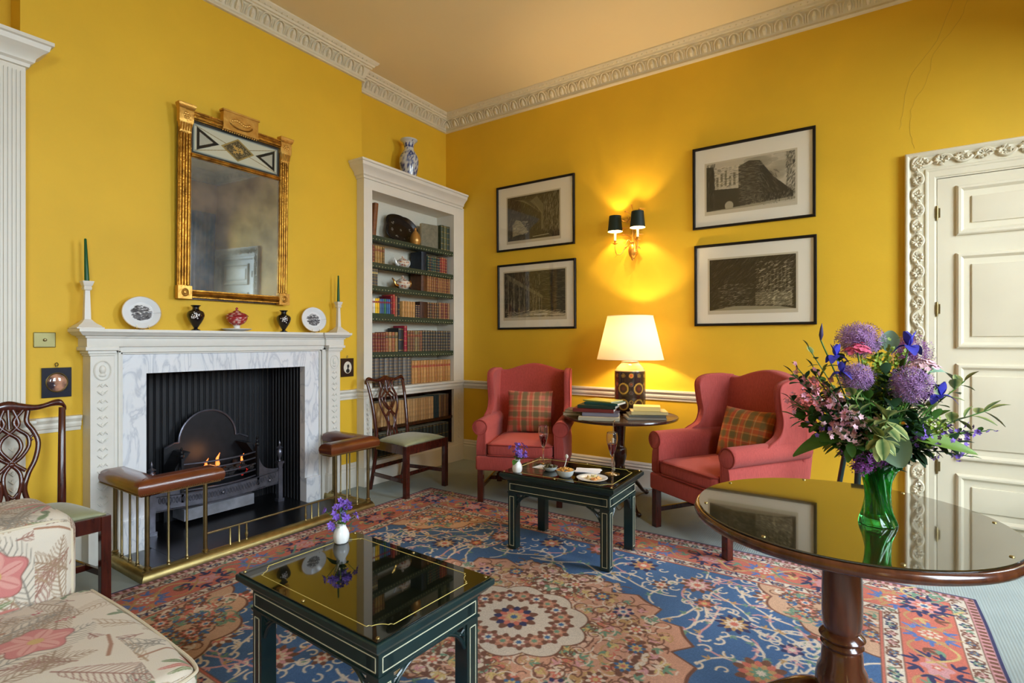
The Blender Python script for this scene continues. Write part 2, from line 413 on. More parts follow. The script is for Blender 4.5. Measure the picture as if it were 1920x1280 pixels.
for z in (2.14, 1.50, .45):
    b = MB(); b.lathe([(.0, -.05), (.006, -.05), (.007, -.03), (.009, -.03), (.009, .03), (.007, .03), (.006, .045), (.0, .05)], (DX0, YW-.020, z), 10)
    b.box(DX0-.018, DX0+.018, YW-.016, YW-.010, z-.032, z+.032); plab(b.build('hinge', m_brassd, door), 'brass butt hinge')
b = MB(); b.lathe([(0, 0), (.028, 0), (.028, .004), (.01, .008), (.008, .03), (.02, .038), (.026, .05), (.02, .062), (0, .066)], n=16)
h = b.build('door_handle', m_brass, door); h.location = (DX1-.05, YW-.014, 1.0); h.rotation_euler = (PI/2, 0, 0)
plab(h, 'round brass door knob')

# ------------------------------------------------------------------ sash windows and curtains on the right wall (seen in the looking glass)
m_pane = glassy('window_glass')
m_curt = mat('curtain_chintz', (100, 112, 140), .9, vcol=(176, 150, 140), var=.5, vscale=7)
for k, (c, w) in enumerate(WIN):
    b = MB(); y0, y1 = c-w/2, c+w/2
    for a, e in ((y0, y0+.05), (y1-.05, y1)): b.box(XR+.10, XR+.15, a, e, .55, 2.95)
    for z in (.55, 1.72, 2.90): b.box(XR+.10, XR+.15, y0, y1, z, z+.05)
    for j in (1, 2): b.box(XR+.115, XR+.135, y0+w*j/3-.01, y0+w*j/3+.01, .6, 2.9)
    for z in (1.16, 2.32): b.box(XR+.115, XR+.135, y0, y1, z-.01, z+.01)
    b.box(XR-.04, XR+.10, y0-.05, y1+.05, .50, .55)
    win = struct(b.build('window_%d' % (k+1), m_white, smooth=0, bevel=.003))
    MB().box(XR+.123, XR+.127, y0+.04, y1-.04, .59, 2.91).build('pane', m_pane, win, smooth=0)
    for sgn in (-1, 1):
        P = np.zeros((2, 90, 3)); yy = np.linspace(0, .36, 90)
        for i, z in enumerate((.04, 3.12)):
            P[i, :, 1] = (c+sgn*(w/2+.18)-.18)+yy; P[i, :, 0] = XR-.14+.035*np.sin(yy*95); P[i, :, 2] = z
        o = gridmesh('curtain', P, m_curt); o.modifiers.new('thick', 'SOLIDIFY').thickness = .006
        tag(o, 'floral curtain hanging %s window %s' % ('left of the' if sgn > 0 else 'right of the', ['nearest the far corner', 'in the middle of the right wall', 'at the near end'][k]), 'curtain', 'curtains of the right wall')
# ------------------------------------------------------------------ fitted bookcases flanking the chimney breast
m_shelf = mat('dark_green_shelf', (52, 60, 38), .6, var=.2, vscale=30)
m_stud = mat('brass_stud', (190, 178, 130), .35, .8)
FX = -3.69
SHZ = [2.245, 2.0, 1.79, 1.52, 1.187]
def bookcase(y0, y1, iy0, iy1, label, fluted, wall_side):
    t = thing('bookcase', label, 'bookcase', ((XA+FX)/2, (y0+y1)/2, 0)); ox, oy = t.location.x, t.location.y
    def B(x0, x1, a, e, z0, z1, b): b.box(x0-ox, x1-ox, a-oy, e-oy, z0, z1)
    b = MB(); xb = XA+.004
    B(xb, FX, y0, iy0, 0, 2.74, b); B(xb, FX, iy1, y1, 0, 2.74, b); B(xb, FX, iy0, iy1, 2.64, 2.74, b); B(xb, FX, iy0, iy1, 0, .205, b)
    B(xb, FX, iy0, iy1, .776, .866, b); B(xb, FX+.012, y0-.004, y1, 0, .17, b)
    for z in (1.187,):
        for yy in (iy0+.03, iy1-.03): pass
    if fluted:
        for j in range(5): B(FX-.001, FX+.008, iy1+.012+j*.0165, iy1+.021+j*.0165, .90, 2.70, b)
    for a, e in ((y0, iy0), (iy1, y1)):       # carved husk drop on the lower stiles
        c = (a+e)/2
        for k in range(12):
            z = .72-k*.042
            b.sphere((FX-ox+.002, c-oy, z), .012, 6, 4, (.5, .8, 1.3)); b.tube([(FX-ox+.003, c-oy-.018, z+.008), (FX-ox+.006, c-oy, z-.012), (FX-ox+.003, c-oy+.018, z+.008)], .003, 4)
    b.build('carcass', m_white, t, smooth=30)
    b = MB(); B(xb, xb+.014, iy0, iy1, .866, 2.64, b); b.build('back_panel', m_back, t, smooth=0)
    b = MB(); B(xb, xb+.014, iy0, iy1, .205, .776, b); B(xb, FX-.03, iy0, iy0+.008, .205, .776, b); B(xb, FX-.03, iy1-.008, iy1, .205, .776, b); B(xb, FX-.03, iy0, iy1, .765, .776, b)
    plab(b.build('lower_lining', m_mahogd, t, smooth=0), 'dark lining of the lower section')
    CPf = [(0, 2.725), (.012, 2.728), (.016, 2.745), (.03, 2.755), (.034, 2.775), (.055, 2.80), (.078, 2.82), (.084, 2.845), (.095, 2.85), (.095, 2.868), (-.10, 2.868), (-.10, 2.725)]
    pth = [(FX-ox, y1-oy), (FX-ox, y0-oy), (XB+.002-ox, y0-oy)] if wall_side == 'hi' else [(XB+.002-ox, y1-oy), (FX-ox, y1-oy), (FX-ox, y0-oy)]
    if wall_side == 'hi': pth[0] = (FX-ox, y1-.035-oy)
    b = MB(); b.sweep(CPf, pth); B(XA+.004, FX+.0, y0+.05, y1-.05, 2.74, 2.866, b); b.build('cornice', m_white, t, smooth=30)
    DPf = [(o, z+.004) for o, z in DP]
    p2 = [(q[0], q[1]) for q in pth]; MB().sweep(DPf, p2).build('dado_moulding', m_white, t, smooth=30)
    for z in SHZ:
        b = MB(); B(xb+.014, FX-.012, iy0, iy1, z-.020, z, b)
        n = int((iy1-iy0)/.036); s = (iy1-iy0)/n; prof = []
        for j in range(n):
            for k in range(5):
                a = PI*k/4; prof.append((iy0-oy+s*(j+.5)-s*.5*math.cos(a), z-.040-.012*math.sin(a)))
        prof = [(iy0-oy, z-.002)]+prof+[(iy1-oy, z-.002)]
        b.prism(prof, FX-.012-ox, FX-.008-ox, 'x')
        sh = b.build('shelf', m_shelf, t, smooth=0)
        b = MB()
        for j in range(n): b.sphere((FX-.007-ox, iy0-oy+s*(j+.5), z-.034), .0045, 6, 4)
        b.build('shelf_studs', m_stud, sh)
    b = MB(); B(xb+.014, FX-.03, iy0, iy1, .472, .49, b); B(FX-.03, FX-.022, iy0, iy1, .466, .494, b); b.build('lower_shelf', m_mahogd, t, smooth=0)
    return t
bookcase(3.148, YW-.002, 3.243, 4.37, 'tall white fitted bookcase with green edged shelves in the alcove by the far corner', False, 'hi')
bookcase(-.55, .889, -.43, .790, 'white bookcase with a reeded upright at the left edge of the picture', True, 'lo')

# books -----------------------------------------------------------
BM = {}
def bookmat(c, leather=True):
    k = 'book_%d_%d_%d' % c
    return mat(k, c, .5, var=.28, vscale=30, bump=.15, bscale=120)
m_page = mat('page_edges', (214, 200, 164), .9, var=.1, vscale=120, stretch=(1, 20, 1))
m_tool = mat('gilt_tooling', (178, 140, 66), .45, .5)
def book_upright(y, w, h, z, c, label, group, bands=4, lab=None, lean=0, depth=.16, x=-3.725, tool=True):
    b = MB(); g = .003
    n = 6; R = min(.26*w, .009); arc = lambda e, z0, z1: [((R+e)*math.sin(PI*k/n)**.7-R, -w/2+g/2+(w-g)*k/n) for k in range(n+1)]; sp = arc(0, 0, 0)
    b.m = 0; b.prism([(-depth, w/2-g/2), (-depth, -w/2+g/2)]+sp, 0, h)
    b.m = 1; b.box(-depth+.004, -R-.002, -w/2+.004, w/2-.004, h-.004, h+.0004)
    b.m = 2
    if bands:
        for k in range(bands+2):
            zz = h*(.05+.9*k/(bands+1)); b.prism([(-R-.002, w/2-g), (-R-.002, -w/2+g)]+arc(.0016, 0, 0), zz-.0017, zz+.0017)
    if lab:
        b.m = 3; b.prism([(-R-.002, w/2-g), (-R-.002, -w/2+g)]+arc(.0008, 0, 0), h*.70, h*.82)
    o = b.build('book', [bookmat(c), m_page, m_tool, bookmat(lab or (60, 20, 20))], smooth=50)
    o.location = (x, y, z); o.rotation_euler = (lean, 0, 0)
    return tag(o, label, 'book', group)
def row(y0, y1, n, z, h, cols, label, group, hv=.0, **k):
    w = (y1-y0)/n
    for i in range(n):
        c = cols[i % len(cols)]; lb = label if isinstance(label, str) else label[i % len(label)]
        gi = group if isinstance(group, str) else group[i % len(group)]
        c = tuple(int(q*(.86+.26*random.random()*1.0)) if k.get('bands', 4) else q for q in c) if False else c; book_upright(y0+w*(i+.5), w*.955, h*(1+random.uniform(-hv, hv)), z+.0005, c, lb, gi, **k)
# top shelf
o = book_upright(3.30, .045, .30, SHZ[0]+.004, (128, 76, 34), 'tall brown leather book leaning alone at the left end of the top shelf', None, lean=-.10, bands=0, x=-3.72)
for i, (c, l) in enumerate((((66, 72, 46), 'first dark green book right of the grey folio on the top shelf'), ((98, 100, 66), 'olive book between two dark green ones on the top shelf'), ((50, 60, 42), 'last dark green book against the right side of the top shelf'))):
    book_upright(4.235+i*.048, .046, .265, SHZ[0]+.0005, c, l, None, bands=3)
b = MB(); b.m = 0; b.box(-.02, .02, -.10, .10, 0, .255); b.m = 1; b.box(-.016, .016, -.102, .096, .003, .2535)
o = b.build('folio_book', [bookmat((122, 116, 92)), m_page], bevel=.002); o.location = (-3.80, 4.10, SHZ[0]+.0005); o.rotation_euler = (0, 0, -.25)
tag(o, 'large grey folio standing cover outward on the top shelf', 'book')
# second
row(3.252, 3.43, 6, SHZ[1], .16, [(172, 132, 70), (120, 60, 36), (176, 136, 74), (182, 142, 80), (170, 128, 70), (120, 90, 40)], 'tan and gilt bound small volume at the left end of the second shelf', 'tan volumes on the second shelf', hv=.02, lab=(120, 40, 30))
book_upright(3.955, .075, .19, SHZ[1]+.0005, (24, 32, 44), 'navy blue book standing tallest on the second shelf', None, bands=0)
row(4.005, 4.19, 7, SHZ[1], .155, [(44, 66, 56), (60, 44, 36), (40, 60, 66), (44, 74, 60)], 'dark green or blue small volume right of the navy book', 'small dark volumes on the second shelf', hv=.03)
row(4.19, 4.31, 4, SHZ[1], .165, [(130, 34, 34), (168, 70, 50), (160, 62, 46), (120, 50, 40)], 'red small volume near the right end of the second shelf', 'red volumes on the second shelf', hv=.02)
# third
row(3.252, 3.345, 4, SHZ[2], .155, [(112, 100, 84), (92, 84, 80)], 'grey small volume with pale labels at the left end of the third shelf', 'grey volumes on the third shelf', lab=(200, 180, 120))
book_upright(3.955, .08, .185, SHZ[2]+.0005, (92, 54, 26), 'wide brown book right of the gilt spouted teapot', None, bands=0)
row(4.0, 4.36, 11, SHZ[2], .165, [(150, 96, 52), (158, 100, 54), (138, 82, 44), (150, 92, 50), (120, 62, 34)], 'brown leather volume at the right of the third shelf', 'brown volumes on the third shelf', hv=.02)
# fourth
b = MB(); b.m = 0; b.box(-.15, 0, -.14, .14, 0, .022); b.m = 1; b.box(-.148, -.004, -.1405, .1405, .003, .019)
o = b.build('book', [bookmat((48, 64, 34)), m_page]); o.location = (-3.722, 3.40, SHZ[3]+.0005); tag(o, 'dark green book lying flat beneath the coloured paperbacks', 'book')
pb = [((226, 196, 168), 'cream'), ((236, 232, 216), 'white topped'), ((250, 206, 30), 'bright yellow'), ((240, 190, 40), 'golden yellow'), ((76, 110, 150), 'pale blue'), ((66, 96, 140), 'mid blue'), ((70, 130, 84), 'green'), ((60, 100, 150), 'blue'), ((70, 110, 160), 'sky blue')]
row(3.262, 3.50, 9, SHZ[3]+.0225, .135, [c for c, _ in pb], [('%s slim book in the coloured row on the fourth shelf' % n) for _, n in pb], [None], hv=.02, bands=0, lab=(150, 30, 44))
for i, (c, w, h, l) in enumerate((((110, 14, 34), .03, .20, 'crimson tall book beside the coloured row on the fourth shelf'), ((190, 60, 50), .03, .215, 'bright red tall book on the fourth shelf'), ((168, 120, 92), .022, .20, 'buff tall book right of the red one on the fourth shelf'), ((32, 32, 34), .03, .205, 'black tall book on the fourth shelf'))):
    book_upright(3.515+i*.031, w*.95, h*.97, SHZ[3]+.0005, c, l, None, bands=2)
row(3.652, 3.83, 5, SHZ[3], .155, [(196, 146, 82), (186, 134, 70), (200, 150, 86), (190, 138, 74)], 'plain tan calf volume in the middle of the fourth shelf', 'tan calf volumes on the fourth shelf', bands=0)
row(3.832, 3.895, 2, SHZ[3], .128, [(56, 40, 48), (74, 46, 56)], 'short dark purple volume, lowest on the fourth shelf', 'short purple volumes')
book_upright(3.95, .105, .165, SHZ[3]+.0005, (74, 42, 24), 'wide dark brown book right of the short purple volumes', None, bands=0)
row(4.005, 4.18, 5, SHZ[3], .165, [(96, 60, 40), (76, 54, 40), (110, 64, 42)], 'brown gilt banded volume on the fourth shelf', 'brown volumes on the fourth shelf')
row(4.18, 4.35, 5, SHZ[3], .172, [(150, 100, 64), (110, 44, 36), (140, 84, 54), (110, 30, 30)], 'reddish volume at the right end of the fourth shelf', 'reddish volumes on the fourth shelf')
# fifth
row(3.25, 3.44, 6, SHZ[4], .175, [(128, 52, 44), (116, 50, 42), (130, 60, 48)], 'maroon volume at the left end of the fifth shelf', 'maroon volumes on the fifth shelf', lab=(90, 30, 26))
row(3.44, 3.60, 4, SHZ[4], .185, [(150, 84, 56), (176, 130, 84), (160, 90, 56), (150, 124, 78)], 'tan and gilt volume beside the maroon set', 'tan volumes on the fifth shelf', lab=(60, 60, 50))
book_upright(3.64, .07, .225, SHZ[4]+.0005, (40, 38, 42), 'wide black book left of the crimson one on the fifth shelf', None, bands=1)
book_upright(3.70, .042, .25, SHZ[4]+.0005, (156, 26, 50), 'crimson book standing tallest on the fifth shelf', None, bands=4)
row(3.725, 3.93, 6, SHZ[4], .205, [(110, 84, 60), (120, 70, 50), (112, 76, 56), (134, 116, 80)], 'banded brown volume right of the crimson book', 'banded brown volumes on the fifth shelf', lab=(130, 60, 40), bands=5)
row(3.93, 4.365, 11, SHZ[4], .21, [(60, 54, 50), (74, 70, 64), (56, 48, 52), (66, 62, 56)], 'very dark leather volume at the right of the fifth shelf', 'dark set on the fifth shelf', bands=5)
# sixth
row(3.25, 3.78, 9, .868, .262, [(84, 82, 82), (98, 92, 88), (78, 78, 80), (108, 106, 104)], 'tall grey leather volume on the shelf above the dado', 'tall grey set above the dado', bands=7)
row(3.782, 4.365, 14, .868, .225, [(186, 130, 72), (196, 142, 82), (176, 116, 62)], 'tan leather volume with red labels on the shelf above the dado', 'tan set above the dado', lab=(160, 60, 34), bands=5)
# lower two shelves
row(3.28, 4.12, 22, .4915, .225, [(196, 152, 98), (186, 142, 88), (204, 160, 106)], 'plain buff volume on the shelf below the dado', 'buff set below the dado', bands=0, x=-3.745, depth=.15)
row(4.12, 4.20, 3, .4915, .235, [(28, 48, 46), (30, 40, 40)], 'dark green volume at the right of the buff set', 'dark green volumes below the dado', bands=0, x=-3.745, depth=.15)
row(4.20, 4.36, 4, .4915, .23, [(120, 86, 50), (90, 60, 36)], 'brown volume at the right end below the dado', 'brown volumes below the dado', bands=0, x=-3.745, depth=.15)
row(3.28, 4.36, 22, .2065, .215, [(44, 50, 44), (38, 40, 38), (56, 60, 52)], 'dark volume on the lowest shelf behind the chair', 'dark set on the lowest shelf', bands=1, x=-3.745, depth=.15)
# left bookcase: only the ends of its rows show
for z, h, cols, nm in ((2.245, .22, [(96, 40, 30), (70, 26, 22)], 'top'), (2.0, .18, [(60, 30, 26), (40, 24, 22)], 'second'), (1.79, .17, [(70, 34, 28)], 'third'), (1.52, .2, [(110, 40, 34)], 'fourth'), (1.187, .24, [(50, 26, 22), (90, 34, 30)], 'fifth'), (.868, .25, [(80, 36, 28)], 'sixth')):
    row(.55, .785, 6, z, h, cols, 'dark red volume at the end of the %s shelf of the left bookcase' % nm, 'volumes on the %s shelf of the left bookcase' % nm)

# ornaments in the bookcase ---------------------------------------
m_tole = mat('black_tole', (14, 10, 10), .35)
t = thing('tole_tray', 'black scalloped tray with painted flowers leaning at the back of the top shelf', 'tray', (-3.83, 3.76, SHZ[0]))
n = 72; b = MB(); rings = []
for f, dx in ((0, 0), (.5, 0), (.78, 0), (.86, .014), (1.0, .026), (1.02, .022), (.86, .006), (0, -.006)):
    rings.append([(dx, .215*max(f, .001)*(.93+.16*abs(math.sin(4*PI*j/n*1.0+.4))+.03*math.cos(10*PI*j/n))*math.cos(2*PI*j/n), .148+.148*max(f, .001)*(.93+.16*abs(math.sin(4*PI*j/n+.4))+.03*math.cos(10*PI*j/n))*math.sin(2*PI*j/n)) for j in range(n)])
b.loft(rings); b.X = None; o = b.build('tray_body', m_tole, t); t.rotation_euler = (0, -.22, 0)
b = MB(); m_tg = mat('tole_flowers', (130, 130, 122), .5)
for (yy, zz, r) in ((-.10, .22, .022), (-.12, .14, .016), (-.07, .07, .018), (.0, .15, .012), (.08, .24, .016), (.13, .17, .016), (.03, .06, .008), (.10, .08, .01)):
    for k in range(5): b.sphere((.002, yy+r*.7*math.cos(k*1.25), zz+r*.7*math.sin(k*1.25)), r*.4, 6, 3, (.15, 1, 1))
b.build('painted_flowers', m_tg, t)
t = thing('gourd_vase', 'small pear shaped gilt bottle standing before the black tray', 'vase', (-3.745, 3.845, SHZ[0]))
b = MB(); b.lathe([(.0, 0), (.042, 0), (.053, .03), (.054, .06), (.044, .10), (.026, .125), (.012, .14), (.010, .155), (.016, .165), (.010, .17), (0, .17)], n=24)
b.build('body', mat('gilded_pear', (190, 140, 72), .3, .5), t)
cvt = Cv(-PI, PI, 0, 1, .01, (236, 224, 206))
for i in range(90):
    cvt.polar(RNG.uniform(-PI, PI), RNG.uniform(.1, .85), RNG.uniform(.12, .28), lambda th: .7+.3*np.cos(5*th), random.choice([(168, 62, 44), (140, 44, 40), (60, 60, 100), (196, 130, 70)]), sy=.3)
def teapot(y, z, s, label, gold):
    t = thing('teapot', label, 'teapot', (-3.775, y, z)); m = mat('imari_china', attr=True, rough=.12, coat=.5)
    b = MB(); pr = [(.0, 0), (.03, 0), (.034, .006), (.05, .02), (.062, .04), (.06, .058), (.046, .072), (.03, .078), (0, .078)]
    pr = [(r*s, q*s) for r, q in pr]; P = []
    prof = cr([(r, q, 0) for r, q in pr], 8); b.lathe([(p.x, p.y) for p in prof], n=40)
    o = b.build('pot_body', m, t); co = getco(o); c_ = cvt.sample(np.arctan2(co[:, 1], co[:, 0]), co[:, 2]/(.085*s)); setcol(o, c_)
    b = MB(); b.lathe([(.034*s, .077*s), (.03*s, .084*s), (.012*s, .092*s), (.006*s, .096*s), (.011*s, .104*s), (.006*s, .112*s), (0, .113*s)], n=20)
    o = b.build('lid', m, t); co = getco(o); setcol(o, cvt.sample(np.arctan2(co[:, 1], co[:, 0]), co[:, 2]/(.16*s)))
    mm = m_gold if gold else m_china
    MB().tube(cr([(0, -.052*s, .025*s), (0, -.078*s, .035*s), (0, -.092*s, .062*s), (0, -.112*s, .082*s)], 5), [.014*s-.0006*k*s for k in range(16)], 8).build('spout', mm, t)
    MB().tube(cr([(0, .05*s, .062*s), (0, .078*s, .078*s), (0, .094*s, .055*s), (0, .078*s, .028*s), (0, .056*s, .025*s)], 5), .005*s, 7).build('handle', mm, t)
teapot(3.70, SHZ[1], 1.05, 'small red and white china teapot with a white spout on the second shelf', False)
teapot(3.70, SHZ[2], 1.22, 'larger china teapot with a gilt spout and domed lid on the third shelf', True)
# blue and white baluster vase on the cornice
cvb = Cv(-PI, PI, 0, 1, .012, (206, 208, 204))
for i in range(620):
    zz = RNG.uniform(.06, .94); dens = 1 if .1 < zz < .72 else .35
    if RNG.rand() > dens: continue
    cvb.polar(RNG.uniform(-PI, PI), zz, RNG.uniform(.05, .17), lambda th, a=RNG.uniform(2, 6): .6+.4*np.cos(np.round(a)*th), random.choice([(38, 52, 110), (60, 78, 136), (90, 108, 156), (40, 56, 120), (70, 90, 146)]), sy=.22, rot=RNG.uniform(-.5, .5))
for k in range(9): cvb.poly([(-PI+k*.7, .80), (-PI+k*.7+.7, .80), (-PI+k*.7+.35, .92)], (50, 66, 126))
t = thing('baluster_vase', 'tall blue and white porcelain vase on top of the bookcase', 'vase', (-3.79, 3.80, 2.868))
pr = cr([(.0, 0, 0), (.062, 0, 0), (.066, .02, 0), (.078, .08, 0), (.094, .17, 0), (.092, .24, 0), (.068, .29, 0), (.05, .32, 0), (.047, .36, 0), (.06, .395, 0), (.082, .415, 0), (.084, .425, 0), (.074, .424, 0), (.05, .40, 0), (.04, .36, 0)], 4)
o = MB().lathe([(p.x, p.y*.98) for p in pr], n=48, caps=False).build('vase_body', m_attrg, t); co = getco(o); setcol(o, cvb.sample(np.arctan2(co[:, 1], co[:, 0]), co[:, 2]/.42))
# ------------------------------------------------------------------ chimneypiece (centre y 2.02)
FC = 2.02
m_marble = mat('grey_veined_marble', (226, 228, 230), .18, coat=.3)
nt = m_marble.node_tree; tc_ = nt.nodes.new('ShaderNodeTexCoord'); n1 = nt.nodes.new('ShaderNodeTexNoise'); n1.inputs['Scale'].default_value = 3.2; n1.inputs['Detail'].default_value = 9; n1.inputs['Distortion'].default_value = 1.6
mp_ = nt.nodes.new('ShaderNodeMapping'); mp_.inputs['Rotation'].default_value = (.7, 0, 0); mp_.inputs['Scale'].default_value = (1, 2.6, .9)
nt.links.new(tc_.outputs['Object'], mp_.inputs[0]); nt.links.new(mp_.outputs[0], n1.inputs['Vector'])
rr = nt.nodes.new('ShaderNodeValToRGB'); e = rr.color_ramp.elements; e[0].position = .44; e[0].color = (*hexc(230, 231, 234), 1); e[1].position = .56; e[1].color = (*hexc(228, 230, 233), 1)
q = e.new(.50); q.color = (*hexc(198, 202, 210), 1); q = e.new(.47); q.color = (*hexc(222, 224, 228), 1); q = e.new(.53); q.color = (*hexc(218, 221, 226), 1)
nt.links.new(n1.outputs[0], rr.inputs[0]); nt.links.new(rr.outputs[0], nt.nodes['Principled BSDF'].inputs['Base Color'])
m_fbk = mat('blackened_firebrick', (20, 20, 24), .5, var=.3, vscale=6)

ch = thing('chimneypiece', 'white carved chimneypiece with grey veined marble slips around the fireplace', 'fireplace', (XB, FC, 0))
def cb(b, x0, x1, a, e, z0, z1): b.box(x0-XB, x1-XB, a-FC, e-FC, z0, z1)
OY0, OY1, OZ = 1.464, 2.579, 1.085
for s in (-1, 1):
    b = MB(); a, e = sorted((FC+s*.858, FC+s*.742)); cb(b, XB+.001, XB+.115, a, e, .20, 1.20)
    a, e = sorted((FC+s*.870, FC+s*.730)); cb(b, XB+.001, XB+.125, a, e, 0, .19); cb(b, XB+.001, XB+.118, a+.006, e-.006, .19, .205)
    b.build('pilaster', m_fpw, ch, smooth=0, bevel=.002)
for s in (-1, 1):                                  # oval medallion with head and hanging husks
    c = s*.80; x = .115; b = MB()
    b.tube([(x+.003, c+.040*math.cos(k*PI/12), 1.115+.055*math.sin(k*PI/12)) for k in range(25)], .004, 5)
    b.sphere((x, c, 1.12), .022, 10, 6, (.6, .8, 1.2)); b.sphere((x, c, 1.088), .02, 8, 5, (.5, 1, .6))
    for k in range(17):
        z = 1.03-k*.046
        b.sphere((x+.001, c, z), .009, 6, 4, (.6, .8, 1.5))
        for r in (-1, 1):
            b.tube([(x+.002, c, z-.012), (x+.007, c+r*.014, z+.002), (x+.002, c+r*.026, z+.014 if k % 2 else z-.010)], [.003, .0055, .002], 5)
    plab(b.build('carved_drop', m_fpw, ch), 'carved hanging flower drop below an oval head')
for s in (-1, 1):
    b = MB()
    for z0, z1, o in ((1.20, 1.212, .122), (1.212, 1.23, .13), (1.23, 1.252, .145)):
        a, e = sorted((FC+s*(.858+o-.115), FC+s*(.742-(o-.115)*.5))); cb(b, XB+.001, XB+o, a, e, z0, z1)
    b.build('capital', m_fpw, ch, smooth=0, bevel=.003)
b = MB()                                            # plain inner architrave in three steps
for o, a0, a1 in ((.085, .742, .70), (.094, .715, .70), (.078, .702, .686)):
    for s in (-1, 1):
        a, e = sorted((FC+s*a0, FC+s*a1)); cb(b, XB+.001, XB+o, a, e, 0, 1.215+(a0-.69)*.5)
    cb(b, XB+.001, XB+o, FC-a0, FC+a0, 1.205+(a1-.686)*.8, 1.24+(a0-.702))
cb(b, XB+.001, XB+.075, FC-.742, FC+.742, 1.215, 1.262)
b.build('architrave', m_fpw, ch, smooth=0, bevel=.002)
b = MB()
for s, lim in ((-1, OY0), (1, OY1)):
    a, e = sorted((FC+s*.688, lim)); cb(b, XB+.0, XB+.064, a, e, .20, OZ+.13)
cb(b, XB+.0, XB+.0641, OY0, OY1, OZ, OZ+.13)
b.build('marble_slips', m_marble, ch, smooth=0)
for s, lim in ((-1, OY0), (1, OY1)):
    b = MB(); a, e = sorted((FC+s*.688, lim-s*.0)); cb(b, XB+.0, XB+.085, a, e, 0, .20)
    plab(b.build('marble_plinth', m_marble, ch, smooth=0, bevel=.003), 'grey veined marble plinth block')
# mantel shelf, breaking forward above the pilasters
MP = [(0, 1.250), (.018, 1.252), (.020, 1.258), (.020, 1.300), (.028, 1.304), (.030, 1.312), (.048, 1.318), (.062, 1.334), (.068, 1.338), (.068, 1.354), (-.12, 1.354), (-.12, 1.250)]
yo = .86; yi = .725; xf = .115; xm = .095
pth = [(0, yo), (xf, yo), (xf, yi), (xm, yi), (xm, -yi), (xf, -yi), (xf, -yo), (0, -yo)]
b = MB(); b.sweep([(o, z) for o, z in MP[:10]]+[(-.002, 1.354), (-.002, 1.25)], pth); b.box(0, xm, -yo+.0, yo-.0, 1.250, 1.3538); b.box(xm, xf, yi, yo, 1.25, 1.3538); b.box(xm, xf, -yo, -yi, 1.25, 1.3538)
b.build('mantel_shelf', m_fpw, ch, smooth=25)
b = MB()                                            # dark ribbed firebox
D = -.40
cb(b, XB-.44, XB-.40, 1.42, 2.62, 0, 1.14); cb(b, XB-.44, XB+.0, 1.42, OY0-.004, 0, 1.12); cb(b, XB-.44, XB+.0, OY1+.004, 2.62, 0, 1.12); cb(b, XB-.44, XB+.0, 1.42, 2.62, OZ+.004, 1.115)
for k in range(26):
    y = OY0+.02+k*.0425; b.tube([(D+.002, y-FC, 0), (D+.002, y-FC, OZ)], .008, 5)
for k in range(9):
    for s, yy in ((-1, OY0), (1, OY1)): b.tube([(D+.03+k*.042, yy-FC, 0), (D+.03+k*.042, yy-FC, OZ)], .007, 5)
b.build('firebox', m_fbk, ch, smooth=30)
MB().box(-.38, .56, OY0-FC+.006, OY1-FC-.006, 0, .012).build('hearth_tiles', mat('black_hearth', (18, 18, 20), .3, var=.2, vscale=5), ch, smooth=0)
hs = MB().box(XB+.13, XB+.60, 1.24, 2.80, 0, .011).build('hearth_slab', mat('black_hearth', (18, 18, 20), .3), smooth=0)
tag(hs, 'black hearth slab in front of the fireplace opening', 'hearth')

# ------------------------------------------------------------------ fire grate
g = thing('fire_grate', 'black iron basket grate with urn finials and pierced apron in the fireplace', 'fire grate', (-3.90, FC, .012))
b = MB()
pts = [(-.30, 0), (-.30, .52)]+[(-.235+.0, .55)]+[(-.205*math.cos(a), .55+.21*math.sin(a)+.0) for a in np.linspace(0, PI, 19)]+[(.235, .55), (.30, .52), (.30, 0)]
b.prism(pts, -.215, -.195, 'x'); b.build('fireback', m_black, g)
b = MB(); b.tube([(-.188, -.205*math.cos(a), .55+.21*math.sin(a)) for a in np.linspace(0, PI, 25)], .008, 6)
b.tube([(-.188, -.30, .52), (-.188, -.235, .55), (-.188, -.205, .55)], .006, 5); b.tube([(-.188, .30, .52), (-.188, .235, .55), (-.188, .205, .55)], .006, 5)
plab(b.build('fireback_rim', m_steel, g), 'bright rim of the arched fireback')
b = MB(); b.box(-.195, -.06, -.27, .27, .30, .31)
for s in (-1, 1): b.prism([(s*.27, .16), (s*.30, .16), (s*.30, .40), (s*.24, .50), (s*.20, .50), (s*.27, .40)], -.19, -.03, 'x')
b.build('fire_cheeks', m_black, g)
for k in range(5):
    z = .245+k*.045; b = MB()
    b.tube([(.05-.06*(y/.26)**2, y, z) for y in np.linspace(-.26, .26, 13)], .006, 6); b.build('basket_bar', m_steel, g)
b = MB()
for s in (-1, 1): b.box(-.02, .012, s*.27-.008, s*.27+.008, .17, .47); b.sphere((-.004, s*.27, .485), .016); b.lathe([(.0, .5), (.012, .505), (.006, .52), (.01, .53), (0, .55)], (-.004, s*.27, 0), 10)
b.build('basket_end', m_black, g)
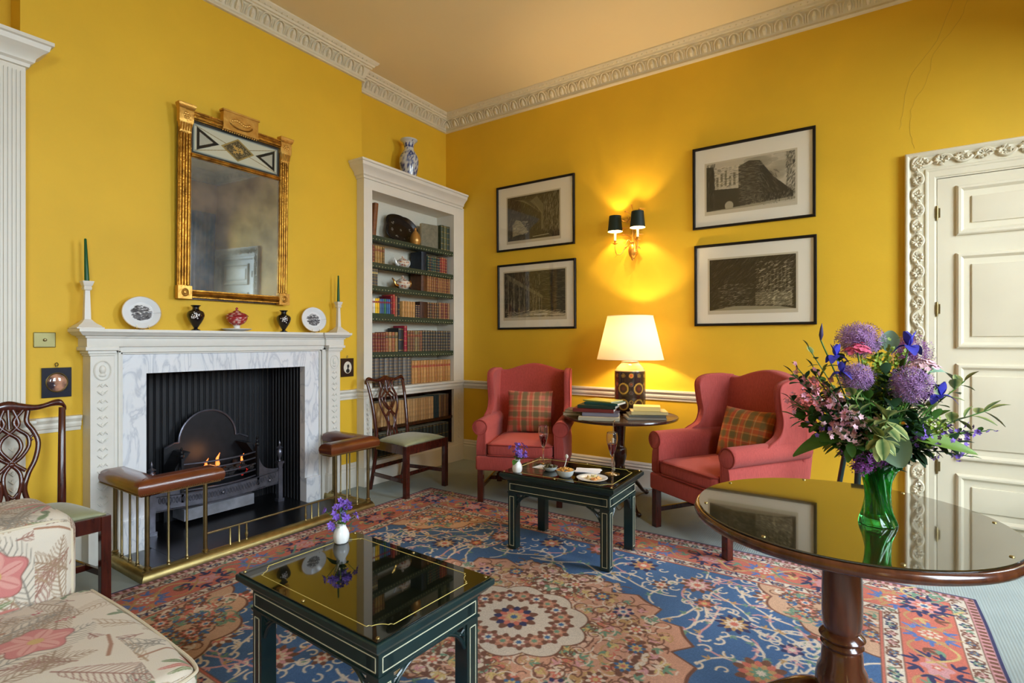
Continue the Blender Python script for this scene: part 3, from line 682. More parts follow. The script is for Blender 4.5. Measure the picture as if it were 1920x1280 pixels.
for s in (-1, 1):                                   # swept wings and standards
    b = MB(); c = cr([(.27, .46), (.29, .36), (.33, .295), (.39, .27), (.45, .265)] and [(.27, .46, 0), (.29, .36, 0), (.33, .295, 0), (.39, .27, 0), (.45, .265, 0)], 4)
    poly = [(s*p.x, p.y) for p in c]+[(s*.45, .14), (s*.36, .135), (s*.27, .17)]
    b.prism(poly, -.012, -.002, 'x'); b.build('side_wing', m_steel, g)
    b = MB(); y = s*.455
    b.cbox((0, y, .13), (.034, .034, .26)); b.prism([(y-.012, .26), (y+.012, .26), (y+.022, .30), (y-.022, .30)], -.017, .017, 'x'); b.cbox((0, y, .31), (.05, .05, .016))
    b.cbox((0, y, .012), (.05, .05, .024))
    b.lathe([(0, .318), (.012, .32), (.008, .34), (.020, .37), (.022, .40), (.012, .415), (.027, .425), (.014, .435), (.006, .445), (.010, .46), (.004, .475), (0, .485)], (0, y, 0), 14)
    b.build('standard', m_steel, g)
b = MB(); b.prism([(-.44, .16), (-.27, .145), (-.1, .118), (.1, .118), (.27, .145), (.44, .16), (.44, .245), (.27, .225), (-.27, .225), (-.44, .245)], .004, .012, 'x')
for k in range(40):
    y = -.41+k*.021; z = .185+.035*abs(y/.4)**2
    b.tube([(.014, y+.007*math.cos(a), z-.005+.02*math.sin(a)) for a in np.linspace(0, 2*PI, 9)], .0022, 4)
for z in (.128, .222): b.tube([(.014, y, z+(.022*abs(y/.44)**1.5)) for y in np.linspace(-.43, .43, 15)], .0035, 5)
for y in (-.36, 0, .36): b.sphere((.018, y, .18+.02*abs(y)), .013)
b.build('pierced_apron', m_steel, g)
MB().box(-.18, -.01, -.25, .25, .03, .11).build('ash_pan', mat('grey_ash', (120, 120, 126), .7, var=.3, vscale=14), g, smooth=0)
m_coal = mat('coals', (40, 34, 34), .8, var=.4, vscale=30, bump=.8, bscale=40)
b = MB()
for i in range(70):
    b.sphere((random.uniform(-.17, .02), random.uniform(-.24, .24), .315+random.uniform(0, .05)-abs(random.gauss(0, .01))), random.uniform(.018, .032), 6, 4, (1, random.uniform(.7, 1.3), .7))
o = b.build('coals', m_coal, g); o['kind'] = 'stuff'
m_flame = bpy.data.materials.new('flame'); m_flame.use_nodes = True; nt = m_flame.node_tree; p_ = nt.nodes['Principled BSDF']
p_.inputs['Base Color'].default_value = (1, .3, .05, 1); p_.inputs['Emission Color'].default_value = (1, .20, .035, 1); p_.inputs['Emission Strength'].default_value = 2.2
for y, h, w in ((-.10, .085, .016), (-.02, .11, .019), (.16, .075, .012), (-.125, .04, .012)):
    b = MB(); b.tube([(-.03, y, .35), (-.03, y+.006, .35+h*.3), (-.032, y+.004, .35+h*.65), (-.03, y+.022, .35+h)], [w*.5, w*.8, w*.5, .001], 8); b.build('flame', m_flame, g)
b = MB()
for i in range(9): b.sphere((random.uniform(-.02, .03), random.uniform(-.06, .22), .262+random.uniform(0, .07)), .010, 5, 3)
plab(b.build('embers', mat('embers', (70, 16, 14), .7, emit=(200, 30, 16), estr=.6), g), 'glowing red embers')
fl = bpy.data.lights.new('fire_glow', 'POINT'); fl.energy = .8; fl.color = (1, .42, .14); fl.shadow_soft_size = .06
fo = bpy.data.objects.new('fire_glow', fl); COL.objects.link(fo); fo.location = (-3.97, FC-.03, .46)

# ------------------------------------------------------------------ club fender
f = thing('club_fender', 'brass club fender with chestnut leather corner seats around the hearth', 'fender', (-3.48, FC, 0))
fx, fy = -3.205+3.48, .755          # post line
b = MB(); b.sweep([(-.035, 0), (-.035, .012), (-.030, .040), (-.015, .056), (.005, .058), (.024, .048), (.034, .026), (.038, .008), (.036, 0)], [(-.30, fy), (fx, fy), (fx, -fy), (-.30, -fy)])
b.build('base_rail', m_brass, f, smooth=50)
def post(y, x, r, top, zb=.05, name='post'):
    b = MB(); b.lathe([(0, zb), (r*2.0, zb), (r*2.0, zb+.006), (r*1.3, zb+.012), (r*1.7, zb+.02), (r, zb+.028), (r, top)], (x, y, 0), 12)
    return b.build(name, m_brassd, f)
TP = .475
for s in (-1, 1):
    post(s*fy, fx, .0115, TP); post(s*.455, fx, .0115, TP); post(s*.555, fx, .006, TP); post(s*.65, fx, .006, TP)
    post(s*fy, -.14, .0105, TP); post(s*fy, -.165+.0, .0105, TP) if False else None
    post(s*fy, .06, .006, TP); post(s*fy, .155, .006, TP); post(s*fy, -.05, .006, TP)
    for y, k in ((.31, 0), (.255, 0), (.208, 1)):
        b = MB(); z0, z1 = .05, .158
        pr = [(0, z0), (.011, z0), (.011, z0+.004), (.006, z0+.01), (.0052, z1)]
        if k: pr = [(0, z0), (.011, z0), (.006, z0+.01), (.005, z0+.02), (.009, z0+.035), (.010, z0+.045), (.005, z0+.06), (.007, z0+.07), (.005, z0+.085), (.0055, z1)]
        b.lathe(pr, (fx, s*y, 0), 10); b.build('spindle', m_brass, f)
b = MB(); b.box(fx-.006, fx+.006, -.455, .455, .156, .166); b.build('low_rail', m_brassd, f, bevel=.002)
for s in (-1, 1):
    # L-shaped padded seat: plan outline swept as a soft loft
    xo, xi, yo_, yi_ = fx+.058, fx-.078, s*(fy+.062), s*(fy-.072); xe = -.185; ye = s*.375
    plan = [(xe, yo_), (xo, yo_), (xo, ye), (xi, ye), (xi, yi_), (xe, yi_)]
    if s > 0: plan = plan[::-1]
    def inset(P, d):
        out = []; n = len(P)
        for i in range(n):
            p = Vector(P[i]); a = (p-Vector(P[i-1])).normalized(); c = (Vector(P[(i+1) % n])-p).normalized()
            n0 = Vector((-a.y, a.x)); n1 = Vector((-c.y, c.x)); m = (n0+n1); m = m/max(m.dot(n0), .3); out.append((p.x+m.x*d, p.y+m.y*d))
        return out
    A = sum(plan[i][0]*plan[(i+1) % 6][1]-plan[(i+1) % 6][0]*plan[i][1] for i in range(6)); sg = 1 if A > 0 else -1
    def dens(P, z, k=8):
        out = []
        for i in range(len(P)):
            a, c = P[i], P[(i+1) % len(P)]
            for j in range(k): t = j/k; out.append((a[0]+(c[0]-a[0])*t, a[1]+(c[1]-a[1])*t, z))
        return out
    b = MB(); rings = [dens(inset(plan, sg*d), z) for d, z in ((.045, .470), (.004, .470), (.0, .482), (-.004, .500), (-.002, .520), (.008, .538), (.024, .549), (.045, .553), (.062, .554))]
    b.loft(rings); b.build('leather_seat', m_leather, f, smooth=70)
    b = MB(); P = dens(inset(plan, -sg*.001), .477, 1)
    for i in range(6):
        a = Vector(P[i]); c = Vector(P[(i+1) % 6]); k = int((c-a).length/.0095)
        for j in range(k): q = a.lerp(c, (j+.5)/k); b.sphere(q, .0032, 5, 3)
    o = b.build('nail_heads', m_brass, f)
    b = MB(); b.tube([(xo+.002, yo_, .49), (xo-.006, yo_-s*.004, .53), (xo-.03, yo_-s*.03, .552), (xi, yi_, .5555)], .0016, 5); b.build('seam', m_leather, f)
    b = MB(); b.box(xe+.02, xo-.02, min(yo_-s*.02, yi_+s*.02), max(yo_-s*.02, yi_+s*.02), .462, .472); b.box(xi+.02, xo-.02, min(ye+s*.01, yo_-s*.02), max(ye+s*.01, yo_-s*.02), .462, .472); b.build('seat_board', m_brassd, f)
# ------------------------------------------------------------------ looking glass
m_gilt2 = mat('bright_gilt', (214, 168, 84), .35, .7, vcol=(186, 132, 52), var=.8, vscale=20, bump=.2, bscale=50)
m_mirror = bpy.data.materials.new('aged_mirror'); m_mirror.use_nodes = True; nt = m_mirror.node_tree; p_ = nt.nodes['Principled BSDF']
p_.inputs['Metallic'].default_value = .78; n1 = nt.nodes.new('ShaderNodeTexNoise'); n1.inputs['Scale'].default_value = 5; n1.inputs['Detail'].default_value = 6
tc_ = nt.nodes.new('ShaderNodeTexCoord'); nt.links.new(tc_.outputs['Object'], n1.inputs['Vector'])
r1 = nt.nodes.new('ShaderNodeValToRGB'); r1.color_ramp.elements[0].position = .35; r1.color_ramp.elements[0].color = (.26, .30, .32, 1); r1.color_ramp.elements[1].position = .62; r1.color_ramp.elements[1].color = (.46, .52, .54, 1)
r2 = nt.nodes.new('ShaderNodeMapRange'); r2.inputs[1].default_value = .4; r2.inputs[2].default_value = .75; r2.inputs[3].default_value = .02; r2.inputs[4].default_value = .04
nt.links.new(n1.outputs[0], r1.inputs[0]); nt.links.new(n1.outputs[0], r2.inputs[0]); nt.links.new(r1.outputs[0], p_.inputs['Base Color']); nt.links.new(r2.outputs[0], p_.inputs['Roughness'])
mr = thing('wall_mirror', 'tall gilt framed mirror with reeded columns hanging above the mantelpiece', 'mirror', (XB+.012, 2.042, 1.565)); mr.rotation_euler = (0, .022, 0)
hw = .392; H_ = 1.245
b = MB(); b.box(0, .018, -hw, hw, 0, H_); b.build('backboard', m_mahogd, mr, smooth=0)
for s in (-1, 1):
    b = MB()
    for k in range(4): b.tube([(.034, s*(hw-.012-k*.0175), .09), (.034, s*(hw-.012-k*.0175), 1.09)], .0095, 8)
    b.box(.018, .034, min(s*hw, s*(hw-.076)), max(s*hw, s*(hw-.076)), .07, 1.15)
    b.build('reeded_column', m_gilt, mr)
    b = MB(); c = s*(hw-.036)
    b.box(.018, .058, c-.043, c+.043, 0, .085); b.tube([(.06, c+.018*math.cos(k*PI/8), .042+.022*math.sin(k*PI/8)) for k in range(17)], .005, 5); b.sphere((.058, c, .042), .013, 8, 5, (.5, 1, 1.2))
    b.build('corner_block', m_gilt2, mr, bevel=.002)
    b = MB(); b.loft([[(.018, c-w, z), (.018+o, c-w, z), (.018+o, c+w, z), (.018, c+w, z)] for w, o, z in ((.036, .022, 1.085), (.034, .026, 1.10), (.040, .036, 1.15), (.044, .038, 1.155), (.044, .038, 1.235), (.050, .048, 1.245), (.054, .054, 1.262), (.054, .054, 1.27))])
    for k in range(5): b.tube([(.045, c-.03+k*.015, 1.10), (.058, c-.03+k*.015, 1.145)], .005, 4)
    for k in range(6): b.sphere((.058, c+.014*math.cos(k*1.05), 1.195+.016*math.sin(k*1.05)), .009, 6, 4, (.5, 1, 1))
    b.build('capital', m_gilt2, mr)
b = MB(); b.box(.018, .048, -hw+.07, hw-.07, .01, .062); b.tube([(.048, -hw+.08, .036), (.048, hw-.08, .036)], .018, 8); b.build('bottom_rail', m_gilt, mr, smooth=40)
b = MB(); b.box(.018, .046, -hw+.07, hw-.07, 1.185, 1.232); b.tube([(.048, -hw+.08, 1.205), (.048, hw-.08, 1.205)], .016, 8); b.box(.018, .058, -hw+.03, hw-.03, 1.232, 1.24); b.build('top_rail', m_gilt, mr, smooth=40)
b = MB(); b.box(.018, .066, -.125, .125, 1.19, 1.31); b.box(.018, .074, -.132, .132, 1.31, 1.322); b.box(.018, .070, -.13, .13, 1.185, 1.195)
b.tube([(.068, .078*math.cos(k*PI/12), 1.245-.034*abs(math.sin(k*PI/12))*1) for k in range(25)], .005, 5)
for k in range(9): b.sphere((.068, -.06+k*.015, 1.258+.010*math.sin(k*.8)), .011, 6, 4, (.5, 1, 1))
for k in range(16): b.sphere((.05, -.12+k*.016, 1.182), .006, 6, 4)
b.build('tablet', m_gilt2, mr)
b = MB(); b.tube([(.034, -hw+.075, .955), (.034, hw-.075, .955)], .013, 8); b.box(.018, .034, -hw+.075, hw-.075, .94, .97); b.build('divider', m_gilt, mr)
MB().box(.018, .024, -hw+.075, hw-.075, .055, .945).build('looking_glass', m_mirror, mr, smooth=0)
c_ = Cv(-.32, .32, .965, 1.19, .0018, (120, 128, 124))
c_.rect(-.318, .318, .967, 1.188, (58, 60, 58)); c_.rect(-.300, .300, .985, 1.17, (150, 160, 152)); c_.rect(-.292, .292, .993, 1.162, (196, 194, 170))
for s in (-1, 1):
    c_.poly([(s*.28, 1.0), (s*.28, 1.155), (s*.13, 1.077)], (30, 32, 32)); c_.poly([(s*.262, 1.03), (s*.262, 1.125), (s*.17, 1.077)], (170, 168, 150))
    for q in (-1, 1): c_.stroke([(s*.29, 1.077+q*.083), (0, 1.077-q*.0)], .0018, (120, 100, 60))
c_.poly([(-.12, 1.077), (0, 1.158), (.12, 1.077), (0, .998)], (150, 128, 74)); c_.poly([(-.10, 1.077), (0, 1.145), (.10, 1.077), (0, 1.010)], (84, 74, 52))
for i in range(160):
    u, v = RNG.uniform(-1, 1, 2)
    if abs(u)+abs(v) < .95: c_.disc(u*.1, 1.077+v*.067, .003, (150, 134, 96))
for i in range(9): c_.polar(RNG.uniform(-.03, .03), 1.077+RNG.uniform(-.02, .02), .014, lambda t: .6+.4*np.cos(4*t), (196, 156, 80), rot=i)
yy, zz = np.meshgrid(np.linspace(-.318, .318, 240), np.linspace(.967, 1.188, 90)); P = np.stack([yy*0+.024, yy, zz], -1)
o = gridmesh('painted_glass_panel', P, mat('verre_eglomise', attr=True, rough=.12, coat=.3), mr); setcol(o, c_.sample(yy.ravel(), zz.ravel()))

# ------------------------------------------------------------------ things on the mantelshelf
MZ = 1.3545
def candlestick(y, s, label_c, label_s, hc, lean, x=-3.70):
    t = thing('candlestick', label_s, 'candlestick', (x, y, MZ))
    b = MB(); sq = lambda w, z: [(-w, -w, z), (w, -w, z), (w, w, z), (-w, w, z)]
    b.loft([sq(w*s, z*s) for w, z in ((.062, 0), (.062, .008), (.056, .010), (.050, .018), (.034, .030), (.024, .042), (.020, .048), (.0155, .052), (.0115, .21), (.017, .214), (.019, .225), (.016, .232), (.020, .238), (.026, .258), (.026, .262), (.012, .262))])
    b.build('stick', mat('white_creamware', (224, 218, 208), .3, coat=.3), t, smooth=30, bevel=.0015)
    cdl = MB().lathe([(0, -.006), (.0115*s, -.006), (.0105*s, .05), (.006, hc-.004), (.003, hc), (0, hc)], n=16).build('candle', mat('dark_green_wax', (16, 84, 48), .4), smooth=60)
    cdl.location = (x, y, MZ+.264*s+.0045); cdl.rotation_euler = (lean, 0, 0); tag(cdl, label_c, 'candle')
candlestick(1.156, 1.04, 'thick tapered dark green candle standing at the left end of the mantelpiece', 'white square column candlestick at the left end of the mantelpiece', .235, .03)
candlestick(2.885, 1.0, 'slender green candle at the right end of the mantelpiece', 'white square column candlestick at the right end of the mantelpiece', .215, .0)
def plate_cv(seed):
    r = np.random.RandomState(seed); c = Cv(-.12, .12, -.12, .12, .0012, (228, 230, 232))
    def inside(x, y): return math.hypot(x, y) < .058
    for i in range(700):
        x, y = r.uniform(-.06, .06, 2)
        if not inside(x*1.02, y*1.1): continue
        if y > .02 and r.rand() < .45: continue
        if -.002+.15*x < y < .014+.15*x and r.rand() < .75: continue
        g = int(r.uniform(40, 150)); c.disc(x, y, r.uniform(.002, .006), (g, g, g+4), sx=1.7, sy=.7, al=.8)
    for k in range(20):
        x = r.uniform(-.05, .05); c.disc(x, .016+r.uniform(-.003, .004), .004, (90, 90, 92), sy=.8)
    return c
def plate(y, x, R, z, seed, label, lean, yaw):
    t = thing('plate', label, 'plate', (x, y, MZ)); t.rotation_euler = (0, lean, yaw)
    n, k = 64, 44; rr = np.linspace(0, R, k); th = np.linspace(0, 2*PI, n+1); rg, tg = np.meshgrid(rr, th)
    dep = np.where(rg < R*.62, 0, (rg-R*.62)/(R*.38)*.016)
    P = np.stack([dep+.012, rg*np.cos(tg), rg*np.sin(tg)+R], -1); o = gridmesh('plate_dish', P, m_attrg, t); so = o.modifiers.new('thick', 'SOLIDIFY'); so.thickness = .0045; so.offset = 1
    cc = plate_cv(seed).sample((rg*np.cos(tg)/R*.115).ravel(), (rg*np.sin(tg)/R*.115).ravel()); cc[(rg > R*.965).ravel()] = np.array((206, 176, 130))/255.; setcol(o, cc)
    b = MB(); b.tube([(.02, -.03, 0.002), (.045, -.03, .002), (.046, -.03, .018)], .002, 5); b.tube([(.02, .03, 0.002), (.045, .03, .002), (.046, .03, .018)], .002, 5); b.tube([(.045, -.03, .004), (-.02, 0, .004), (-.045, 0, .10)], .002, 5); b.tube([(.045, .03, .004), (-.02, 0, .004)], .002, 5)
    st = b.build('plate_stand', m_brassd, t)
plate(1.435, -3.712, .103, 0, 4, 'larger white plate with a black landscape print propped left of the mirror', -.20, -.22)
plate(2.655, -3.712, .103, 0, 9, 'white plate with a small landscape print propped near the right candlestick', -.20, -.22)
m_blackgl = mat('black_basalt_glaze', (20, 14, 18), .16, coat=.6)
m_cameo = mat('white_enamel', (230, 220, 214), .3)
def urn(y, label, s=1):
    t = thing('urn_vase', label, 'vase', (-3.70, y, MZ))
    pr = cr([(.0, 0, 0), (.026, 0, 0), (.026, .006, 0), (.013, .014, 0), (.014, .022, 0), (.040, .065, 0), (.052, .10, 0), (.046, .124, 0), (.024, .138, 0), (.019, .146, 0), (.020, .155, 0), (.030, .166, 0), (.028, .168, 0), (.014, .158, 0)], 4)
    MB().lathe([(p.x*s, p.y*s) for p in pr], n=32, caps=False).build('vase_body', m_blackgl, t, smooth=60)
    b = MB(); r_ = random.Random(int(y*100))
    for i in range(26):
        a = -.55+r_.gauss(0, .25); z = .10+r_.gauss(0, .013); rr_ = .0505-abs(z-.1)*.12
        b.sphere((rr_*math.cos(a)*s, rr_*math.sin(a)*s, z*s), .0052*s, 6, 4, (.6, .9, .9))
    b.build('painted_flowers', m_cameo, t)
    for q in (-1, 1):
        a = 1.1+q*PI/2; b = MB(); b.tube([((.045)*math.cos(a)*s, .045*math.sin(a)*s, .115*s), (.054*math.cos(a)*s, .054*math.sin(a)*s, .126*s), (.044*math.cos(a)*s, .044*math.sin(a)*s, .134*s)], .004*s, 6); b.build('lug_handle', m_blackgl, t)
urn(1.746, 'black vase with white enamelled flowers standing below the left foot of the mirror')
urn(2.383, 'black vase with white enamelled flowers standing below the right foot of the mirror', .98)
t = thing('tureen', 'small red and white lidded tureen on a saucer below the middle of the mirror', 'tureen', (-3.70, 2.021, MZ))
cvr = Cv(-PI, PI, 0, 1, .012, (168, 46, 50))
for i in range(120): cvr.polar(RNG.uniform(-PI, PI), RNG.uniform(0, 1), RNG.uniform(.04, .12), lambda th: .6+.4*np.cos(4*th), (232, 214, 204), sy=.5, rot=RNG.uniform(0, 3))
MB().lathe([(0, 0), (.04, 0), (.075, .006), (.098, .016), (.098, .019), (.07, .010), (0, .006)], n=40).build('saucer', m_china, t)
MB().lathe([(0, .006), (.030, .008), (.022, .018), (.020, .034), (.024, .042), (.0, .044)], n=28).build('foot', m_china, t)
pr = cr([(.018, .040, 0), (.05, .058, 0), (.068, .086, 0), (.070, .100, 0), (.078, .106, 0), (.07, .110, 0)], 5)
o = MB().lathe([(p.x, p.y) for p in pr], n=40).build('bowl', m_attrg, t); co = getco(o); setcol(o, cvr.sample(np.arctan2(co[:, 1], co[:, 0]), (co[:, 2]-.04)/.09))
pr = cr([(.075, .110, 0), (.055, .126, 0), (.034, .134, 0), (.018, .144, 0), (.006, .150, 0), (.010, .158, 0), (.006, .166, 0), (.001, .170, 0)], 5)
o = MB().lathe([(p.x, p.y) for p in pr], n=40).build('lid', m_attrg, t); co = getco(o); setcol(o, cvr.sample(np.arctan2(co[:, 1], co[:, 0]), (co[:, 2]-.10)/.09))

# ------------------------------------------------------------------ small things on the chimney breast
t = thing('bell_plate', 'square brass plate with a small knob on the wall above the round miniature', 'wall plate', (XB, .99, 1.291))
MB().box(.0005, .008, -.048, .048, -.042, .042).build('plate', mat('pale_brass', (132, 124, 84), .35, 1), t, smooth=0, bevel=.004)
b = MB(); b.lathe([(0, 0), (.008, 0), (.008, .006), (.005, .010), (0, .011)], n=14); o = b.build('knob', m_brassd, t, loc=(.008, 0, 0)); o.rotation_euler = (0, PI/2, 0)
t = thing('framed_miniature', 'black square framed miniature behind convex round glass, left of the fireplace', 'miniature', (XB, 1.041, 1.053))
MB().box(.0005, .014, -.066, .066, -.083, .083).build('frame', mat('black_papier_mache', (34, 38, 52), .2, coat=.5), t, smooth=0, bevel=.002)
def xdisc(name, m, par, r, x0, bulge, ry=1, rz=1):
    b = MB(); b.lathe([(r*math.cos(a), bulge*math.sin(a)) for a in np.linspace(0, PI/2-.01, 7)], n=32); o = b.build(name, m, par, smooth=60); o.rotation_euler = (0, PI/2, 0); o.location = (x0, 0, 0); o.scale = (rz, ry, 1); return o
b = MB(); b.tube([(.014, .047*math.cos(a), .052*math.sin(a)) for a in np.linspace(0, 2*PI, 33)], .004, 6); b.build('bezel', m_brassd, t)
xdisc('convex_glass', mat('convex_portrait_glass', (206, 150, 120), .03, vcol=(60, 50, 60), var=.3, vscale=14, coat=1), t, .045, .012, .014, 1, 1.1)
b = MB(); b.lathe([(0, 0), (.006, 0), (.006, .004), (0, .005)], (.005, 0, .088), 10); b.tube([(.008, .007*math.cos(a), .101+.009*math.sin(a)) for a in np.linspace(0, 2*PI, 15)], .0022, 5); b.build('hanging_ring', m_brassd, t)
t = thing('silhouette', 'black framed oval silhouette of a head hanging right of the fireplace', 'silhouette', (XB, 3.038, 1.057))
MB().box(.0005, .012, -.066, .066, -.080, .080).build('frame', mat('dark_pearwood', (44, 26, 20), .3), t, smooth=0, bevel=.0015)
xdisc('oval_mount', mat('ivory_card', (226, 216, 196), .4), t, .042, .0122, .0015, 1, 1.25)
b = MB(); b.sphere((.014, .004, .012), .013, 12, 8, (.1, .9, 1.2)); b.box(.0132, .0148, -.004, .008, -.014, .004); b.sphere((.014, .001, -.030), .020, 12, 8, (.08, 1, .9)); b.build('profile', mat('black_paper', (30, 24, 24), .8), t)
b = MB(); b.lathe([(0, 0), (.006, 0), (.006, .004), (0, .005)], (.005, 0, .085), 10); b.tube([(.008, .006*math.cos(a), .096+.008*math.sin(a)) for a in np.linspace(0, 2*PI, 15)], .002, 5); b.build('hanging_ring', m_brassd, t)

# ------------------------------------------------------------------ four framed engravings on the far wall
m_glz = glassy('picture_glass', .035)
def eng_canvas(kind, w, h, seed):
    r = np.random.RandomState(seed); c = Cv(0, w, 0, h, .0022, (70, 62, 48))
    def hatch(xa, xb, ya, yb, n, g0, g1, ang=0, L=.03, wd=.0013):
        for i in range(n):
            x, y = r.uniform(xa, xb), r.uniform(ya, yb); g = int(r.uniform(g0*.7, g1*1.75)); l = L*r.uniform(.5, 1.3); a = ang+r.normal(0, .15)
            c.stroke([(x, y), (x+l*math.cos(a), y+l*math.sin(a))], wd, (g, int(g*.93), int(g*.76)), al=.8)
    if kind == 'arch':
        hatch(0, w, 0, h, 700, 30, 95, 1.2)
        c.poly([(.10*w, .10*h), (.10*w, .36*h), (.17*w, .48*h), (.26*w, .44*h), (.34*w, .30*h), (.42*w, .16*h)], (150, 140, 108)); hatch(.10*w, .4*w, .12*h, .42*h, 130, 60, 150, .3, .02)
        for k in range(10): c.stroke([(.14*w+k*.02*w, .93*h-.01*k*h*.4), (.5*w+k*.016*w, .88*h-.035*k*h), (.68*w, .55*h)], .0012, (150, 138, 104), al=.6)
        c.poly([(.58*w, .95*h), (.70*w, .75*h), (.70*w, .2*h), (.66*w, .2*h), (.66*w, .6*h), (.45*w, .85*h)], (128, 118, 90), al=.7); hatch(.7*w, w, .1*h, .95*h, 500, 40, 110, 1.5, .04); c.stroke([(.5*w, .05*h), (.8*w, .07*h)], .003, (190, 180, 150))
    elif kind == 'colonnade':
        c.poly([(.52*w, .0), (.52*w, h), (w, h), (w, 0)], (62, 56, 44)); hatch(.5*w, w, .2*h, h, 500, 36, 80, 0, .04)
        for k in range(9):
            t = k/9; x = (.06+.58*(1-(1-t)**1.6))*w; top = h*(.92-.5*t); bt = h*(.06+.12*t); ww = .022*w*(1-t*.6)
            c.rect(x, x+ww, bt, top, (140, 128, 98)); c.rect(x+ww*.6, x+ww, bt, top, (70, 62, 48))
        c.poly([(.04*w, .98*h), (.64*w, .46*h), (.64*w, .40*h), (.04*w, .86*h)], (116, 106, 80)); hatch(0, .6*w, .1*h, .95*h, 420, 40, 120, 1.5, .04)
        c.poly([(0, 0), (w, 0), (w, .06*h), (.6*w, .16*h), (.3*w, .08*h)], (150, 140, 112)); hatch(0, w, 0, .14*h, 200, 50, 160, 0, .05); c.rect(.5*w, .72*w, .045*h, .07*h, (214, 206, 180)); c.rect(.76*w, .98*w, .03*h, .05*h, (200, 190, 160))
    elif kind == 'building':
        c.a[:] = np.array((196, 184, 158))/255.
        for i in range(60): c.disc(r.uniform(.5, 1)*w, r.uniform(.5, 1)*h, r.uniform(.01, .05), random.choice([(170, 158, 132), (214, 204, 180), (150, 140, 118)]), sx=1.8, sy=.7, al=.4)
        c.poly([(.38*w, .04*h), (.38*w, .86*h), (.50*w, .95*h), (.62*w, .92*h), (.62*w, .04*h)], (72, 64, 50)); c.poly([(.62*w, .04*h), (.62*w, .92*h), (.77*w, .55*h), (.98*w, .20*h), (.98*w, .06*h)], (56, 50, 40))
        c.poly([(0, 0), (0, .95*h), (.09*w, .93*h), (.10*w, .45*h), (.38*w, .42*h), (.38*w, 0)], (66, 60, 46)); c.disc(.27*w, .08*h, .05*w, (176, 164, 136), sx=1, sy=1.1)
        for k in range(5): c.rect((.12+.05*k)*w, (.145+.05*k)*w, .5*h, (.7+.06*(k % 3))*h, (120, 110, 86))
        hatch(.09*w, .38*w, .45*h, .9*h, 220, 60, 150, 0, .02); hatch(.38*w, .62*w, .05*h, .9*h, 380, 44, 100, 0, .03); hatch(.6*w, .8*w, .05*h, .7*h, 200, 36, 80, -1, .03); hatch(.9*w, w, .1*h, 1*h, 300, 30, 80, 1.2, .02); hatch(0, .1*w, 0, h, 160, 30, 60, 1.5, .04)
        c.poly([(0, 0), (w, .10*h), (w, .05*h), (.5*w, 0)], (160, 150, 124)); hatch(.5*w, w, .03*h, .2*h, 160, 40, 110, 1.4, .015)
    else:
        c.a[:] = np.array((52, 46, 36))/255.; hatch(0, w, 0, h, 500, 26, 70, .8, .04)
        for k in range(6):
            t = k/5; c.poly([(.55*w, (.10+.13*t*1.5)*h), (w*.96, (-.02+.21*t)*1.05*h+.08*h), (w*.96, (.02+.21*t)*1.05*h+.08*h), (.55*w, (.13+.13*t*1.5)*h)], (130, 120, 94), al=.8)
        for k in range(9): x = (.6+.04*k)*w; c.rect(x, x+.008*w, .3*h, (.62+.03*k)*h, (120, 110, 84), al=.7)
        hatch(.55*w, .95*w, .05*h, .9*h, 520, 60, 160, .4, .02); hatch(.1*w, .5*w, .05*h, .5*h, 300, 46, 110, .2, .02); c.poly([(0, 0), (w, 0), (.8*w, .06*h), (.3*w, .08*h)], (150, 140, 112))
    return c
def picture(x0, x1, z0, z1, px, pz, kind, seed, label):
    t = thing('framed_engraving', label, 'picture', ((x0+x1)/2, YW, (z0+z1)/2)); hw, hh = (x1-x0)/2, (z1-z0)/2; t.rotation_euler = (.012, 0, 0)
    b = MB(); rings = []
    for d, o in ((0, .001), (0, .022), (.004, .027), (.015, .026), (.020, .018), (.021, .010)): rings.append([(-hw+d, -o, -hh+d), (hw-d, -o, -hh+d), (hw-d, -o, hh-d), (-hw+d, -o, hh-d)])
    b.loft(rings, caps=False); b.build('frame', m_frame, t, smooth=25)
    MB().box(-hw+.012, hw-.012, -.010, -.002, -hh+.012, hh-.012).build('mount', m_mount, t, smooth=0)
    a0, a1, c0, c1 = px[0]-t.location.x, px[1]-t.location.x, pz[0]-t.location.z, pz[1]-t.location.z
    MB().box(a0-.014, a1+.014, -.0108, -.010, c0-.030, c1+.014).build('plate_paper', mat('aged_paper', (206, 194, 166), .9), t, smooth=0)
    w, h = a1-a0, c1-c0; cv = eng_canvas(kind, w, h, seed); nx, nz = int(w/.0028), int(h/.0028)
    xx, zz = np.meshgrid(np.linspace(0, w, nx), np.linspace(0, h, nz)); P = np.stack([a0+xx, xx*0-.0112, c0+zz], -1)
    o = gridmesh('engraving', P, m_attr, t); setcol(o, cv.sample(xx.ravel(), zz.ravel()))
    MB().box(-hw+.016, hw-.016, -.0155, -.0140, -hh+.016, hh-.016).build('glazing', m_glz, t, smooth=0)
picture(-3.235, -2.325, 2.217, 2.890, (-3.10, -2.49), (2.315, 2.76), 'arch', 1, 'upper left engraving of a ruined vault in a thin black frame')
picture(-3.222, -2.311, 1.408, 2.079, (-3.14, -2.425), (1.53, 1.99), 'colonnade', 2, 'lower left engraving of a long colonnade in a thin black frame')
picture(-1.220, -.325, 2.213, 2.886, (-1.11, -.46), (2.35, 2.735), 'building', 3, 'upper right engraving of a great building under a cloudy sky')
picture(-1.206, -.318, 1.411, 2.079, (-1.085, -.455), (1.535, 1.95), 'dark', 4, 'lower right dark engraving of a carved wall, nearest above the right armchair')

